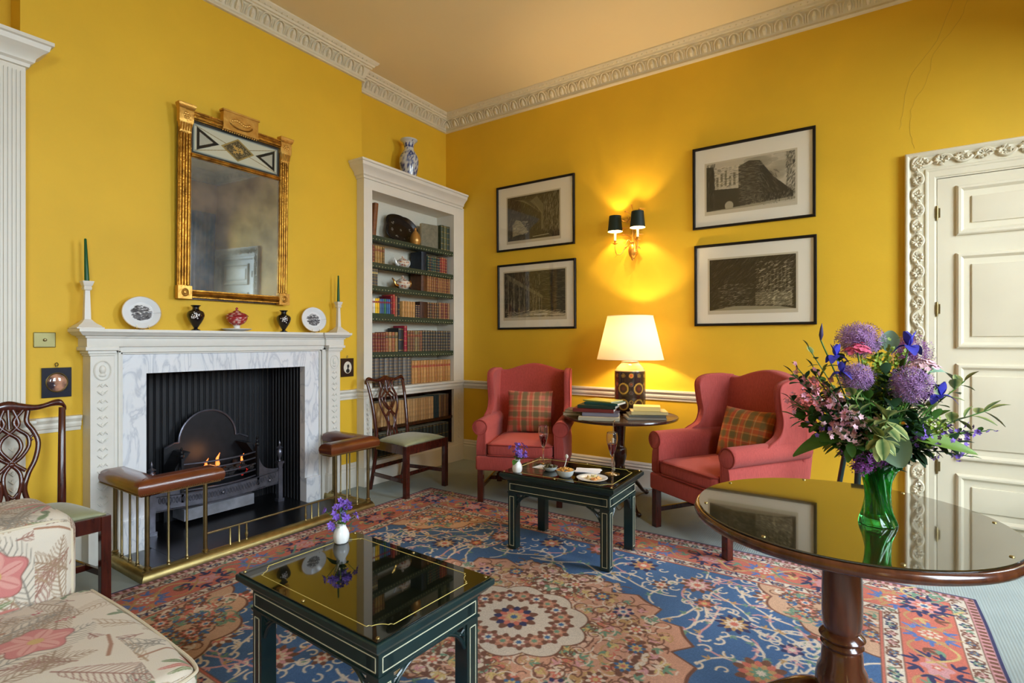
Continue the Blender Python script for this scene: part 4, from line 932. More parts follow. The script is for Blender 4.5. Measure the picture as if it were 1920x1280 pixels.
# ------------------------------------------------------------------ twin wall sconce
sc = thing('wall_sconce', 'gilt leaf wall sconce with two lit candle lamps between the pictures', 'wall light', (-1.735, YW, 2.20))
m_sg = mat('old_gilt_metal', (210, 152, 62), .35, .8)
b = MB(); pr = cr([(0, -.20, 0), (.010, -.19, 0), (.014, -.175, 0), (.030, -.15, 0), (.038, -.11, 0), (.030, -.07, 0), (.016, -.05, 0), (.020, -.04, 0), (.008, -.02, 0), (.006, .12, 0)], 3)
b.lathe([(p.x, p.y) for p in pr], (0, -.035, 0), 12, fl=6, fd=.004)
for (x, z, a, l) in ((-.005, .26, 1.57, .05), (-.03, .22, 2.4, .05), (.03, .225, .5, .07), (-.05, .15, 2.8, .06), (.04, .13, .4, .05), (-.05, .10, 3.3, .06), (.03, .06, .2, .05), (-.03, .02, 2.8, .07), (.035, -.0, .6, .06), (-.04, -.06, 3.9, .04), (.04, -.07, -.8, .04)):
    dx, dz = math.cos(a), math.sin(a)
    b.tube([(x*.4, -.03, z-.02), (x, -.035, z), (x+dx*l*.7, -.055, z+dz*l*.7), (x+dx*l*1.35, -.04, z+dz*l-.01)], [.003, .005, .015, .001], 5, flat=.5)
b.tube([(0, -.03, -.02), (.003, -.03, .12), (-.003, -.03, .24)], .005, 6)
for a in np.linspace(0, 2*PI, 7)[:-1]: b.tube([(-.035, -.04, .165), (-.035+.03*math.cos(a), -.05, .165+.03*math.sin(a))], [.004, .009], 5, flat=.5)
b.build('leaf_stem', m_sg, sc)
m_shade = mat('dark_green_card_shade', (20, 40, 34), .5)
m_shin = mat('shade_lining', (240, 226, 190), .7)
for s, ex, ey, ez in ((-1, -.135, -.115, -.045), (1, .093, -.17, -.045)):
    b = MB(); b.tube(cr([(s*.008, -.04, -.045), (s*.03 if s > 0 else -.035, -.07, -.02), (ex*.55, (ey-.04)/2-.02, -.085+ez), (ex*.85, ey, -.10+ez), (ex, ey, -.055+ez), (ex, ey, -.01+ez)], 6), .004, 6)
    b.tube([(ex*.8, ey, -.10+ez), (ex*1.05, ey, -.125+ez)], [.003, .001], 5)
    b.lathe([(0, -.012), (.010, -.010), (.024, -.002), (.024, .002), (.008, .004), (.010, .018), (.013, .024), (0, .024)], (ex, ey, ez), 14); b.build('arm', m_sg, sc)
    MB().lathe([(0, .024), (.0105, .024), (.0105, .118), (.004, .123), (0, .123)], (ex, ey, ez), 12).build('candle_tube', mat('lit_candle_tube', (250, 240, 215), .5, emit=(255, 214, 150), estr=.9), sc)
    b = MB(); z0, z1 = .105+ez, .243+ez
    b.lathe([(.065, z0), (.052, z1)], (ex, ey, 0), 28, caps=False); sh = b.build('lamp_shade', m_shade, sc)
    b = MB(); b.lathe([(.0642, z0), (.0512, z1)], (ex, ey, 0), 28, caps=False); b.build('shade_lining', m_shin, sh)
    MB().sphere((ex, ey, .138+ez), .009, 10, 8, (1, 1, 1.4)).build('bulb', mat('lit_bulb', (255, 240, 210), .3, emit=(255, 190, 110), estr=14), sc)
    l = bpy.data.lights.new('sconce_light', 'POINT'); l.energy = 13; l.color = (1, .70, .36); l.shadow_soft_size = .012
    lo = bpy.data.objects.new('sconce_light', l); COL.objects.link(lo); lo.location = (-1.735+ex, YW+ey, 2.20+.176+ez)
# ------------------------------------------------------------------ Persian rug
RX0, RX1, RY0, RY1 = -3.175, .45, .63, 3.455
RCX, RCY = (RX0+RX1)/2, (RY0+RY1)/2; HX, HY = (RX1-RX0)/2, (RY1-RY0)/2
BLUE = (46, 88, 142); PEACH = (206, 146, 118); RED = (204, 98, 80); CREAM = (224, 206, 184); GRN = (96, 140, 112); NAVY = (32, 36, 78); TAN = (186, 140, 84); PINK = (208, 142, 146); BRN = (104, 60, 44); SKY = (110, 146, 190); YEL = (206, 176, 106)
def flower(c, x, y, R, cols, n=8, rot=0, dep=.18):
    for k, col in enumerate(cols):
        q = 1-k/len(cols); c.polar(x, y, R*q, lambda t, n=n, d=dep: 1-d+d*np.cos(n*t)*1.0, col, rot+k*PI/n)
def spiky(c, x, y, R, col, n, rot, cols2):
    c.polar(x, y, R*1.12, lambda t: .55+.45*np.abs(np.cos(n*t/2))**.7, BRN, rot); c.polar(x, y, R, lambda t: .55+.45*np.abs(np.cos(n*t/2))**.7, col, rot)
    flower(c, x, y, R*.5, cols2, n, rot)
def curl(c, x, y, r, a0, sgn, col, w=.006):
    pts = [(x+r*(1-k/14)*math.cos(a0+sgn*k*.42), y+r*(1-k/14)*math.sin(a0+sgn*k*.42)) for k in range(12)]; c.stroke(pts, w, col, w*.7)
def leafb(c, x, y, L, a, col):
    for q, s in ((0, 1), (.9, .7), (-.9, .7)):
        c.disc(x+math.cos(a+q)*L*.5*s, y+math.sin(a+q)*L*.5*s, L*.5*s, col, sx=1, sy=.32, rot=a+q)
q = Cv(0, HX+.01, 0, HY+.01, .0028, BLUE); r_ = np.random.RandomState(11); rp = random.Random(5)
FXr, FYr = HX-.41, HY-.41
# field: vines on blue
for _ in range(60):
    x, y = r_.uniform(.2, FXr), r_.uniform(.05, FYr); a = r_.uniform(0, 2*PI)
    pts = [(x, y)]; da = r_.uniform(-.5, .5)
    for k in range(14): a += da*.5+r_.normal(0, .15); x += .026*math.cos(a); y += .026*math.sin(a); pts.append((x, y))
    q.stroke(pts, .0055, CREAM if r_.rand() < .75 else PINK); curl(q, x, y, .035, a, rp.choice([-1, 1]), CREAM, .0055)
    for k in (3, 7, 11): leafb(q, pts[k][0], pts[k][1], .035, a+rp.choice([-1, 1])*1.2, rp.choice([CREAM, GRN, PINK, TAN, GRN]))
for (x, y, R, cols, n) in ((1.02, .18, .105, (BRN, RED, TAN, GRN, CREAM), 8), (.86, .50, .085, (NAVY, TAN, CREAM, RED), 10), (1.22, .62, .095, (BRN, RED, CREAM, GRN), 8), (1.28, .30, .07, (NAVY, YEL, PINK, RED), 8), (.62, .80, .09, (BRN, PINK, CREAM, RED), 10), (.30, .88, .085, (NAVY, TAN, RED, CREAM), 8), (.95, .86, .075, (BRN, CREAM, RED, YEL), 9), (.0, .96, .09, (BRN, RED, PINK, GRN), 8), (1.36, .0, .08, (BRN, TAN, CREAM, RED), 8), (.70, .62, .05, (BRN, RED, YEL), 6), (1.1, .42, .05, (NAVY, PINK, CREAM), 6), (.46, .70, .05, (BRN, CREAM, RED), 6)):
    for k in range(7): curl(q, x+R*1.3*math.cos(k*.9), y+R*1.3*math.sin(k*.9), .03, k*.9, 1 if k % 2 else -1, CREAM, .005)
    flower(q, x, y, R, cols, n, rp.random())
# medallion: lobed peach ground
def lobes(t): return .90+.10*np.abs(np.cos(7*t))-.05*np.abs(np.cos(14*t))+.05*np.cos(2*t)
q.polar(0, 0, .80, lobes, BRN, sx=1.0, sy=.82); q.polar(0, 0, .785, lobes, PEACH, sx=1.0, sy=.82)
for k in range(150):
    t = r_.uniform(0, PI/2); rr = r_.uniform(.34, .74); x, y = rr*math.cos(t), rr*.8*math.sin(t)
    if k % 5 == 0: q.polar(x, y, .05, lambda t_: .6+.4*np.cos(3*t_), BRN, rp.random()*6); q.polar(x, y, .044, lambda t_: .6+.4*np.cos(3*t_), rp.choice([CREAM, (222, 176, 150), TAN, GRN]), rp.random()*6)
    curl(q, x, y, .05, r_.uniform(0, 6), rp.choice([-1, 1]), rp.choice([BRN, CREAM, BRN, TAN]), .0035)
    if k % 2: leafb(q, x, y, .045, r_.uniform(0, 6), rp.choice([GRN, CREAM, RED, YEL, PINK]))
for k in range(5):
    t = (k+.5)*PI/10; x, y = .57*math.cos(t), .46*math.sin(t); flower(q, x, y, .052, [(BRN, BLUE, YEL, RED), (BRN, CREAM, RED, YEL), (NAVY, PINK, CREAM, BLUE)][k % 3], 7, k)
q.polar(0, 0, .36, lambda t: .88+.12*np.abs(np.cos(5*t)), BRN, sy=.86); q.polar(0, 0, .352, lambda t: .88+.12*np.abs(np.cos(5*t)), (214, 200, 182), sy=.86)
for k in range(6):
    t = k*PI/5/2*1.0; x, y = .225*math.cos(t), .2*math.sin(t); flower(q, x, y, .060, [(BRN, (180, 110, 84), PEACH, GRN), (BRN, (150, 88, 76), CREAM, BLUE)][k % 2], 6, t)
flower(q, 0, 0, .115, (BRN, NAVY, RED, PEACH, YEL, BLUE), 8)
# spandrels in the corners
w_ = q.win(0, HX, 0, HY); dd = np.hypot((w_[2]-FXr)/1.0, (w_[3]-FYr)/.85); th = np.arctan2(FYr-w_[3], FXr-w_[2]); lim = .46*(1+.12*np.abs(np.cos(6*th)))
q.put(w_, (lim+.012-dd)/q.res, BRN); q.put(w_, (lim-dd)/q.res, (204, 158, 124))
for k in range(110):
    x = FXr-r_.uniform(0, .5); y = FYr-r_.uniform(0, .42)
    if math.hypot(x-FXr, (y-FYr)/.85) > .45: continue
    if k % 3: curl(q, x, y, .05, r_.uniform(0, 6), rp.choice([-1, 1]), rp.choice([BRN, CREAM, RED, GRN]), .004); leafb(q, x, y, .05, r_.uniform(0, 6), rp.choice([GRN, CREAM, RED, BLUE]))
    else: flower(q, x, y, .045, rp.choice([(BRN, RED, CREAM, BLUE), (BRN, BLUE, YEL, RED)]), 7, k)
# borders
X, Y = w_[2], w_[3]; ex = HX-X; ey = HY-Y; E_ = np.minimum(ex, ey)
def band(a, b, col): q.put(w_, np.minimum(E_-a, b-E_)/q.res+.5, col)
band(-1, .41, BRN); band(0, .016, NAVY); band(.016, .052, PINK); band(.056, .118, (220, 206, 186)); band(.122, .330, RED); band(.334, .395, (220, 206, 186)); band(.398, .406, RED)
s_ = np.where(ex < ey, Y, X)
band_m = (np.abs(((s_/.034) % 1)-.5) < .28) & (E_ > .02) & (E_ < .046); q.a[w_[0], w_[1]][band_m] = np.array(BRN)/255.
def bpoint(side, s, e):   # side 0: along the x edge (top), 1: along the y edge
    return (s, HY-e) if side == 0 else (HX-e, s)
for e, wv in ((.087, .026), (.365, .026)):
    for side, L in ((0, HX-.03), (1, HY-.03)):
        n = int(L/.085)
        for k in range(n+1):
            s = (k+.5)*.085; x, y = bpoint(side, s, e); x2, y2 = bpoint(side, s+.042, e)
            if (side == 0 and s > HX-e-.02) or (side == 1 and s > HY-e-.02): continue
            flower(q, x, y, .026, rp.choice([(NAVY, RED, CREAM), (BRN, BLUE, YEL), (BRN, PINK, CREAM), (NAVY, GRN, CREAM)]), 5, k)
            p = [bpoint(side, s+j*.014, e+wv*math.sin(j*PI/3)*(1 if k % 2 else -1)) for j in range(7)]
            q.stroke(p, .0035, BRN); leafb(q, x2, y2, .034, rp.uniform(0, 6), rp.choice([NAVY, GRN, NAVY, BRN]))
e = .226
for side, L in ((0, HX), (1, HY)):
    n = int(L/.29)
    for k in range(n+1):
        s = k*.29+.02
        if (side == 0 and s > HX-.20) or (side == 1 and s > HY-.20): continue
        x, y = bpoint(side, s, e)
        if k % 2 == 0:
            for j in range(8):
                a = j*PI/4+.3; leafb(q, x+.062*math.cos(a)*(1.25 if side == 0 else 1), y+.062*math.sin(a)*(1 if side == 0 else 1.25), .062, a+.6, NAVY)
            q.polar(x, y, .055, lambda t: .85+.15*np.cos(6*t), PINK, sx=1.3 if side == 0 else 1, sy=1 if side == 0 else 1.3); flower(q, x, y, .022, (RED, CREAM), 5)
        else:
            for j in range(12): a = j*PI/6; c = rp.choice([(86, 120, 190), TAN, (70, 104, 176)]); leafb(q, x+.06*math.cos(a), y+.06*math.sin(a), .055, a, c)
            flower(q, x, y, .045, (CREAM, RED, CREAM), 8)
        for j in (-1, 1):
            p = [bpoint(side, s+.145+t*.05, e+j*.085*math.cos(t*.8)) for t in np.linspace(-2.4, 2.4, 12)]; q.stroke(p, .006, rp.choice([YEL, GRN, TAN])); xx, yy = bpoint(side, s+.145, e+j*.03); leafb(q, xx, yy, .06, rp.uniform(0, 6), rp.choice([GRN, YEL, BRN, TAN]))
flower(q, HX-e, HY-e, .085, (NAVY, PINK, RED, CREAM, BLUE), 8)
res = .0034; nx, ny = int((RX1-RX0)/res), int((RY1-RY0)/res)
xx, yy = np.meshgrid(np.linspace(-HX, HX, nx), np.linspace(-HY, HY, ny)); P = np.stack([xx, yy, xx*0+.008], -1)
P[0, :, 2] = P[-1, :, 2] = .001; P[:, 0, 2] = P[:, -1, 2] = .001
wob = .006*np.sin(yy*3.1+1)+.004*np.sin(yy*7); P[..., 0] += wob*(np.abs(xx)/HX)**6
rug = gridmesh('persian_rug', P, m_rug, loc=(RCX, RCY, 0)); cc = q.sample(np.abs(xx.ravel()), np.abs(yy.ravel()))
ab = 1+.05*np.sin(xx.ravel()*9+np.sin(yy.ravel()*5))*1.0+RNG.normal(0, .035, xx.size); cc = cc*.76+np.array((176, 162, 152))/255.*.24; setcol(rug, cc*ab[:, None])
tag(rug, 'large blue Persian rug with peach medallion and red flowered border on the grey carpet', 'rug')
RZ = .0085

# ------------------------------------------------------------------ carved dining chairs (local front = -Y)
def dining_chair(loc, rz, label, z=0):
    t = thing('dining_chair', label, 'chair', (loc[0], loc[1], z), rz)
    fw, bw, dp, sh = .245, .19, .20, .43
    for s in (-1, 1):
        b = MB(); b.beam((s*fw, -dp, 0), (s*fw, -dp, sh), .042, .042, (0, 1, 0)); b.build('leg', m_mahog, t, smooth=0, bevel=.003)
        # rear leg and back post in one
        b = MB(); pts = cr([(s*bw, dp+.075, 0), (s*bw, dp+.03, .2), (s*bw, dp, .42), (s*(bw+.004), dp+.012, .58), (s*(bw+.014), dp+.045, .78), (s*(bw+.026), dp+.085, .93)], 5)
        rings = []
        for i, p in enumerate(pts):
            w = .019 if p.z < .45 else .019-.004*(p.z-.45)/.5
            rings.append([(p.x+w*math.cos(a)*(1.0), p.y+w*.85*math.sin(a), p.z) for a in np.linspace(0, 2*PI, 13)[:-1]])
        b.loft(rings); b.build('back_post', m_mahog, t, smooth=50)
        b = MB(); b.beam((s*fw, -dp+.02, sh-.035), (s*bw, dp, sh-.035), .026, .072); b.build('side_rail', m_mahog, t, smooth=0, bevel=.003)
        b = MB(); b.beam((s*fw, -dp+.02, .14), (s*bw, dp+.03, .14), .016, .032); b.build('stretcher', m_mahog, t, smooth=0, bevel=.002)
    b = MB(); b.beam((-fw+.02, -dp, sh-.035), (fw-.02, -dp, sh-.035), .034, .072); b.build('front_rail', m_mahog, t, smooth=0, bevel=.003)
    b = MB(); b.beam((-bw, dp, sh-.035), (bw, dp, sh-.035), .026, .072); b.build('rear_rail', m_mahog, t, smooth=0, bevel=.003)
    b = MB(); b.beam((-fw+.02, -.03, .14), (fw-.02, -.03, .14), .016, .032); b.build('stretcher', m_mahog, t, smooth=0, bevel=.002)
    b = MB(); b.beam((-bw, dp+.036, .19), (bw, dp+.036, .19), .016, .032); b.build('stretcher', m_mahog, t, smooth=0, bevel=.002)
    # drop-in seat
    n = 22; P = np.zeros((n, n, 3))
    for i in range(n):
        for j in range(n):
            v, u = i/(n-1)*2-1, j/(n-1)*2-1; y = -dp+.004+(v+1)/2*(2*dp-.022); w = (fw+.012)+(bw-fw)*(v+1)/2-.004
            P[i, j] = (u*w, y, sh+.006+.040*(1-abs(u)**3.2)**.6*(1-abs(v)**3.2)**.6)
    o = gridmesh('seat', P, m_silk, t); so = o.modifiers.new('thick', 'SOLIDIFY'); so.thickness = .02; so.offset = -1
    # crest rail
    yb = lambda z: dp+.012+(z-.58)*.21 if z > .58 else dp+(z-.42)*.07
    b = MB(); X_ = cr([(-.232, .930, 0), (-.215, .958, 0), (-.185, .962, 0), (-.12, .944, 0), (-.06, .950, 0), (0, .962, 0), (.06, .950, 0), (.12, .944, 0), (.185, .962, 0), (.215, .958, 0), (.232, .930, 0)], 4)
    H2 = [.012+.014*math.exp(-((p.x)/.07)**2)+.004*math.exp(-((abs(p.x)-.2)/.03)**2) for p in X_]
    rings = []
    for p, h in zip(X_, H2): rings.append([(p.x, yb(.95)+.013*math.sin(a), p.y-h*.4+h*1.1*math.cos(a)) for a in np.linspace(0, 2*PI, 11)[:-1]])
    b.loft(rings); b.build('crest_rail', m_mahog, t, smooth=60)
    # pierced interlaced splat
    b = MB()
    def rib(pts, r=.0095, n=6):
        pp = cr([(x, 0, z) for x, z in pts], n); b.tube([(p.x, yb(p.z)-.002, p.z) for p in pp], r, 8, flat=.75, up=(0, 1, 0))
    for s in (-1, 1):
        rib([(s*.075, .925), (s*.068, .87), (s*.092, .82), (s*.108, .76), (s*.092, .68), (s*.060, .61), (s*.044, .54), (s*.060, .46)], .0115)
        rib([(s*.055, .93), (s*.020, .88), (s*.030, .84), (s*.068, .80), (s*.070, .75), (s*.040, .70), (s*.0, .665), (-s*.030, .62), (-s*.032, .56), (-s*.018, .50), (-s*.026, .45)])
        rib([(s*.018, .935), (s*.030, .90), (s*.036, .86), (s*.008, .825), (-s*.030, .79), (-s*.040, .745), (-s*.014, .70), (s*.020, .66), (s*.052, .63)])
        rib([(s*.104, .79), (s*.088, .80), (s*.078, .785), (s*.086, .775)], .006)
    rib([(0, .95), (0, .89), (0, .84)], .008); rib([(-.024, .53), (0, .505), (.024, .53)], .008)
    b.sphere((0, yb(.66)-.004, .665), .016, 8, 5, (1, .5, 1)); b.build('splat', m_mahog, t, smooth=60)
    b = MB(); b.beam((-.075, dp-.004, .435), (.075, dp-.004, .435), .024, .04); b.build('splat_shoe', m_mahog, t, smooth=0, bevel=.004)
    return t
dining_chair((-3.315, .80), PI/2, 'carved mahogany dining chair left of the fireplace, half hidden by the floral armchair')
dining_chair((-3.325, 3.335), PI/2+.03, 'carved mahogany dining chair with green silk seat in front of the bookcase', z=0)

# ------------------------------------------------------------------ wing armchairs
def rbox(b, x0, x1, y0, y1, z0, z1, r, bul=0, n=5):
    """rounded cushion: loft of rounded rectangles"""
    def rr(d, z, k=0):
        out = []; a0, a1, c0, c1 = x0+d, x1-d, y0+d, y1-d; q = max(r-d*.5, .004)
        for cx, cy, s in ((a1-q, c1-q, 0), (a0+q, c1-q, 1), (a0+q, c0+q, 2), (a1-q, c0+q, 3)):
            for j in range(5): a = s*PI/2+j*PI/8; out.append((cx+q*math.cos(a), cy+q*math.sin(a), z))
        return out
    rings = []
    for i in range(n+1): a = PI/2*i/n; rings.append(rr(r*.75*(1-math.sin(a)), z0+r*.75*(1-math.cos(a))))
    for i in range(n+1): a = PI/2*(1-i/n); rings.append(rr(r*.75*(1-math.sin(a)), z1-r*.75*(1-math.cos(a))))
    if bul:
        for d, h in ((.25, .55), (.5, .85), (.75, 1)):
            w = min(x1-x0, y1-y0)/2*d; rings.append(rr(w, z1+bul*h))
    return b.loft(rings)
def wing_chair(loc, rz, label):
    t = thing('wing_armchair', label, 'armchair', (loc[0], loc[1], 0), rz)
    for sx, sy in ((-1, -1), (1, -1), (-1, 1), (1, 1)):
        b = MB(); dy = .06 if sy > 0 else 0
        b.beam((sx*.315, sy*.31+dy, 0), (sx*.315, sy*.31, .30), .046, .046, (0, 1, 0)); b.build('leg', m_mahog, t, smooth=0, bevel=.003)
    for sx in (-1, 1):
        b = MB(); b.beam((sx*.315, -.30, .12), (sx*.315, .34, .12), .018, .032); b.build('stretcher', m_mahog, t, smooth=0, bevel=.002)
    b = MB(); b.beam((-.315, .02, .12), (.315, .02, .12), .018, .032); b.build('stretcher', m_mahog, t, smooth=0, bevel=.002)
    b = MB(); rbox(b, -.352, .352, -.345, .35, .262, .375, .02); b.build('seat_base', m_red, t, smooth=60)
    b = MB(); rbox(b, -.262, .262, -.345, .25, .372, .478, .045, bul=.022); c = b.build('seat_cushion', m_red, t, smooth=70)
    b = MB()
    for z in (.384, .468):
        q = .04; P = []
        for cx, cy, s in ((.262-q, .25-q, 0), (-.262+q, .25-q, 1), (-.262+q, -.345+q, 2), (.262-q, -.345+q, 3)):
            for j in range(5): a = s*PI/2+j*PI/8; P.append((cx+(q+.001)*math.cos(a), cy+(q+.001)*math.sin(a), z))
        b.tube(P+P[:1], .005, 6)
    b.build('piping', m_redp, c)
    for s in (-1, 1):
        # arm: upright panel with an outward rolled top
        b = MB(); prof = [(s*.270, .37), (s*.268, .56), (s*.262, .60)]
        for k in range(13): a = PI*1.08-k*PI*1.5/12; prof.append((s*(.322+.062*math.cos(a)), .600+.062*math.sin(a)))
        prof += [(s*.345, .52), (s*.352, .45), (s*.352, .37)]
        rings = []
        for y, k in ((-.325, .90), (-.315, .97), (-.30, 1.0), (.05, 1.0), (.34, .98)):
            rings.append([(s*.315+(x-s*.315)*k, y, .50+(z-.50)*k) for x, z in prof])
        b.loft(rings); ar = b.build('arm', m_red, t, smooth=60)
        b = MB(); b.tube([(s*.322+s*.0+.058*math.cos(a), -.322, .600+.058*math.sin(a)) for a in np.linspace(0, 2*PI, 25)], .0045, 6)
        b.tube([(s*.286, -.322, .55), (s*.292, -.322, .38)], .0045, 6); b.build('arm_piping', m_redp, ar)
        # wing
        oc = cr([(.36, .60, 0), (.385, .85, 0), (.405, 1.02, 0), (.36, 1.045, 0), (.24, 1.048, 0), (.13, 1.035, 0), (.075, .99, 0), (.085, .88, 0), (.105, .78, 0), (.075, .70, 0), (-.01, .655, 0), (-.05, .62, 0), (.0, .58, 0), (.2, .57, 0)], 4, closed=True)
        rings = []; M0 = Vector((.25, .8))
        for xo, k in ((.300, .90), (.293, .965), (.298, .995), (.318, 1.0), (.338, .995), (.345, .965), (.340, .90)):
            rings.append([(s*(xo+.05*max(0, (.36-p.x))*1.0), M0.x+(p.x-M0.x)*k, M0.y+(p.y-M0.y)*k) for p in oc])
        b = MB(); b.loft(rings); wg = b.build('wing', m_red, t, smooth=65)
        b = MB(); b.tube([(s*(.343+.05*max(0, .36-p.x)), M0.x+(p.x-M0.x)*.985, M0.y+(p.y-M0.y)*.985) for p in oc[12:46]], .0048, 6); b.build('wing_piping', m_redp, wg)
    # back with camel top
    X_ = np.linspace(-.345, .345, 31); top = lambda x: 1.035+.050*math.exp(-(x/.17)**2)-.015*math.exp(-((abs(x)-.26)/.08)**2)
    rings = []
    for k, o in ((.93, .0), (.99, .008), (1.0, .03), (1.0, .075), (.99, .095), (.93, .105)):
        ring = []
        for x in X_: ring.append((x*k, .255+o+(top(x)-.4)*.17, .4+(top(x)-.4)*(1-(1-k)*.35)))
        for x in X_[::-1]: ring.append((x*k, .255+o, .30))
        rings.append(ring)
    b = MB(); b.loft(rings); b.build('back', m_red, t, smooth=65)
    return t
ch1 = wing_chair((-2.395, 3.780), math.radians(22.4), 'red wing armchair standing in the far corner left of the lamp table')
ch2 = wing_chair((-.790, 3.712), math.radians(-31.9), 'red wing armchair right of the lamp table, nearer the door')
def plaid(u, v, warm):
    base = np.array((182, 102, 82)) if not warm else np.array((180, 98, 44))
    c = np.tile(base/255., (u.size, 1))
    def st(p, a, w, col, al): m = (np.abs(p-a) < w); c[m] = c[m]*(1-al)+np.array(col)/255.*al
    for a, w, col in ((-.62, .09, (104, 96, 60)), (-.18, .10, (86, 94, 58)), (.34, .10, (96, 100, 62)), (.78, .07, (108, 96, 60)), (-.4, .05, (186, 70, 50)), (.08, .06, (190, 86, 60))): st(u, a, w, col, .62); st(v, a*1.0+.05, w*1.1, col, .5)
    for a in (-.34, -.02, .2, .5): st(u, a, .012, (206, 170, 112), .55); st(v, a+.03, .014, (206, 170, 112), .45)
    st(np.abs(u*1.0), .92, .02, (120, 60, 44), .5); return c
def pillow(loc, rx, rz, w, h, warm, label):
    n = 70; A = []
    for sgn in (1, -1):
        u, v = np.meshgrid(np.linspace(-1, 1, n), np.linspace(-1, 1, n)); th = .075*((1-np.abs(u)**2.4)*(1-np.abs(v)**2.4))**.55*sgn
        pin = 1-.06*(1-np.abs(v)**2)*np.abs(u)**4; pin2 = 1-.06*(1-np.abs(u)**2)*np.abs(v)**4
        A.append((u*w/2*pin, th, v*h/2*pin2, u, v))
    P = np.stack([A[0][0], A[0][1], A[0][2]], -1)
    t = thing('throw_pillow', label, 'cushion', loc); t.rotation_mode = 'XYZ'; t.rotation_euler = (rx, 0, rz)
    for k in (0, 1):
        o = gridmesh('pillow_front' if k else 'pillow_back', np.stack([A[k][0], A[k][1], A[k][2]], -1), m_cloth, t); setcol(o, plaid(A[k][3].ravel(), A[k][4].ravel(), warm))
    return t
def at_chair(c, p):
    a = c.rotation_euler.z; return (c.location.x+p[0]*math.cos(a)-p[1]*math.sin(a), c.location.y+p[0]*math.sin(a)+p[1]*math.cos(a), p[2])
pillow(at_chair(ch1, (-.0, .165, .670)), -.20, math.radians(22.4), .40, .37, False, 'tartan cushion in muted red and green on the left wing armchair')
pillow(at_chair(ch2, (.03, .150, .660)), -.30, math.radians(-31.9), .42, .35, True, 'tartan cushion in orange and green on the right wing armchair')
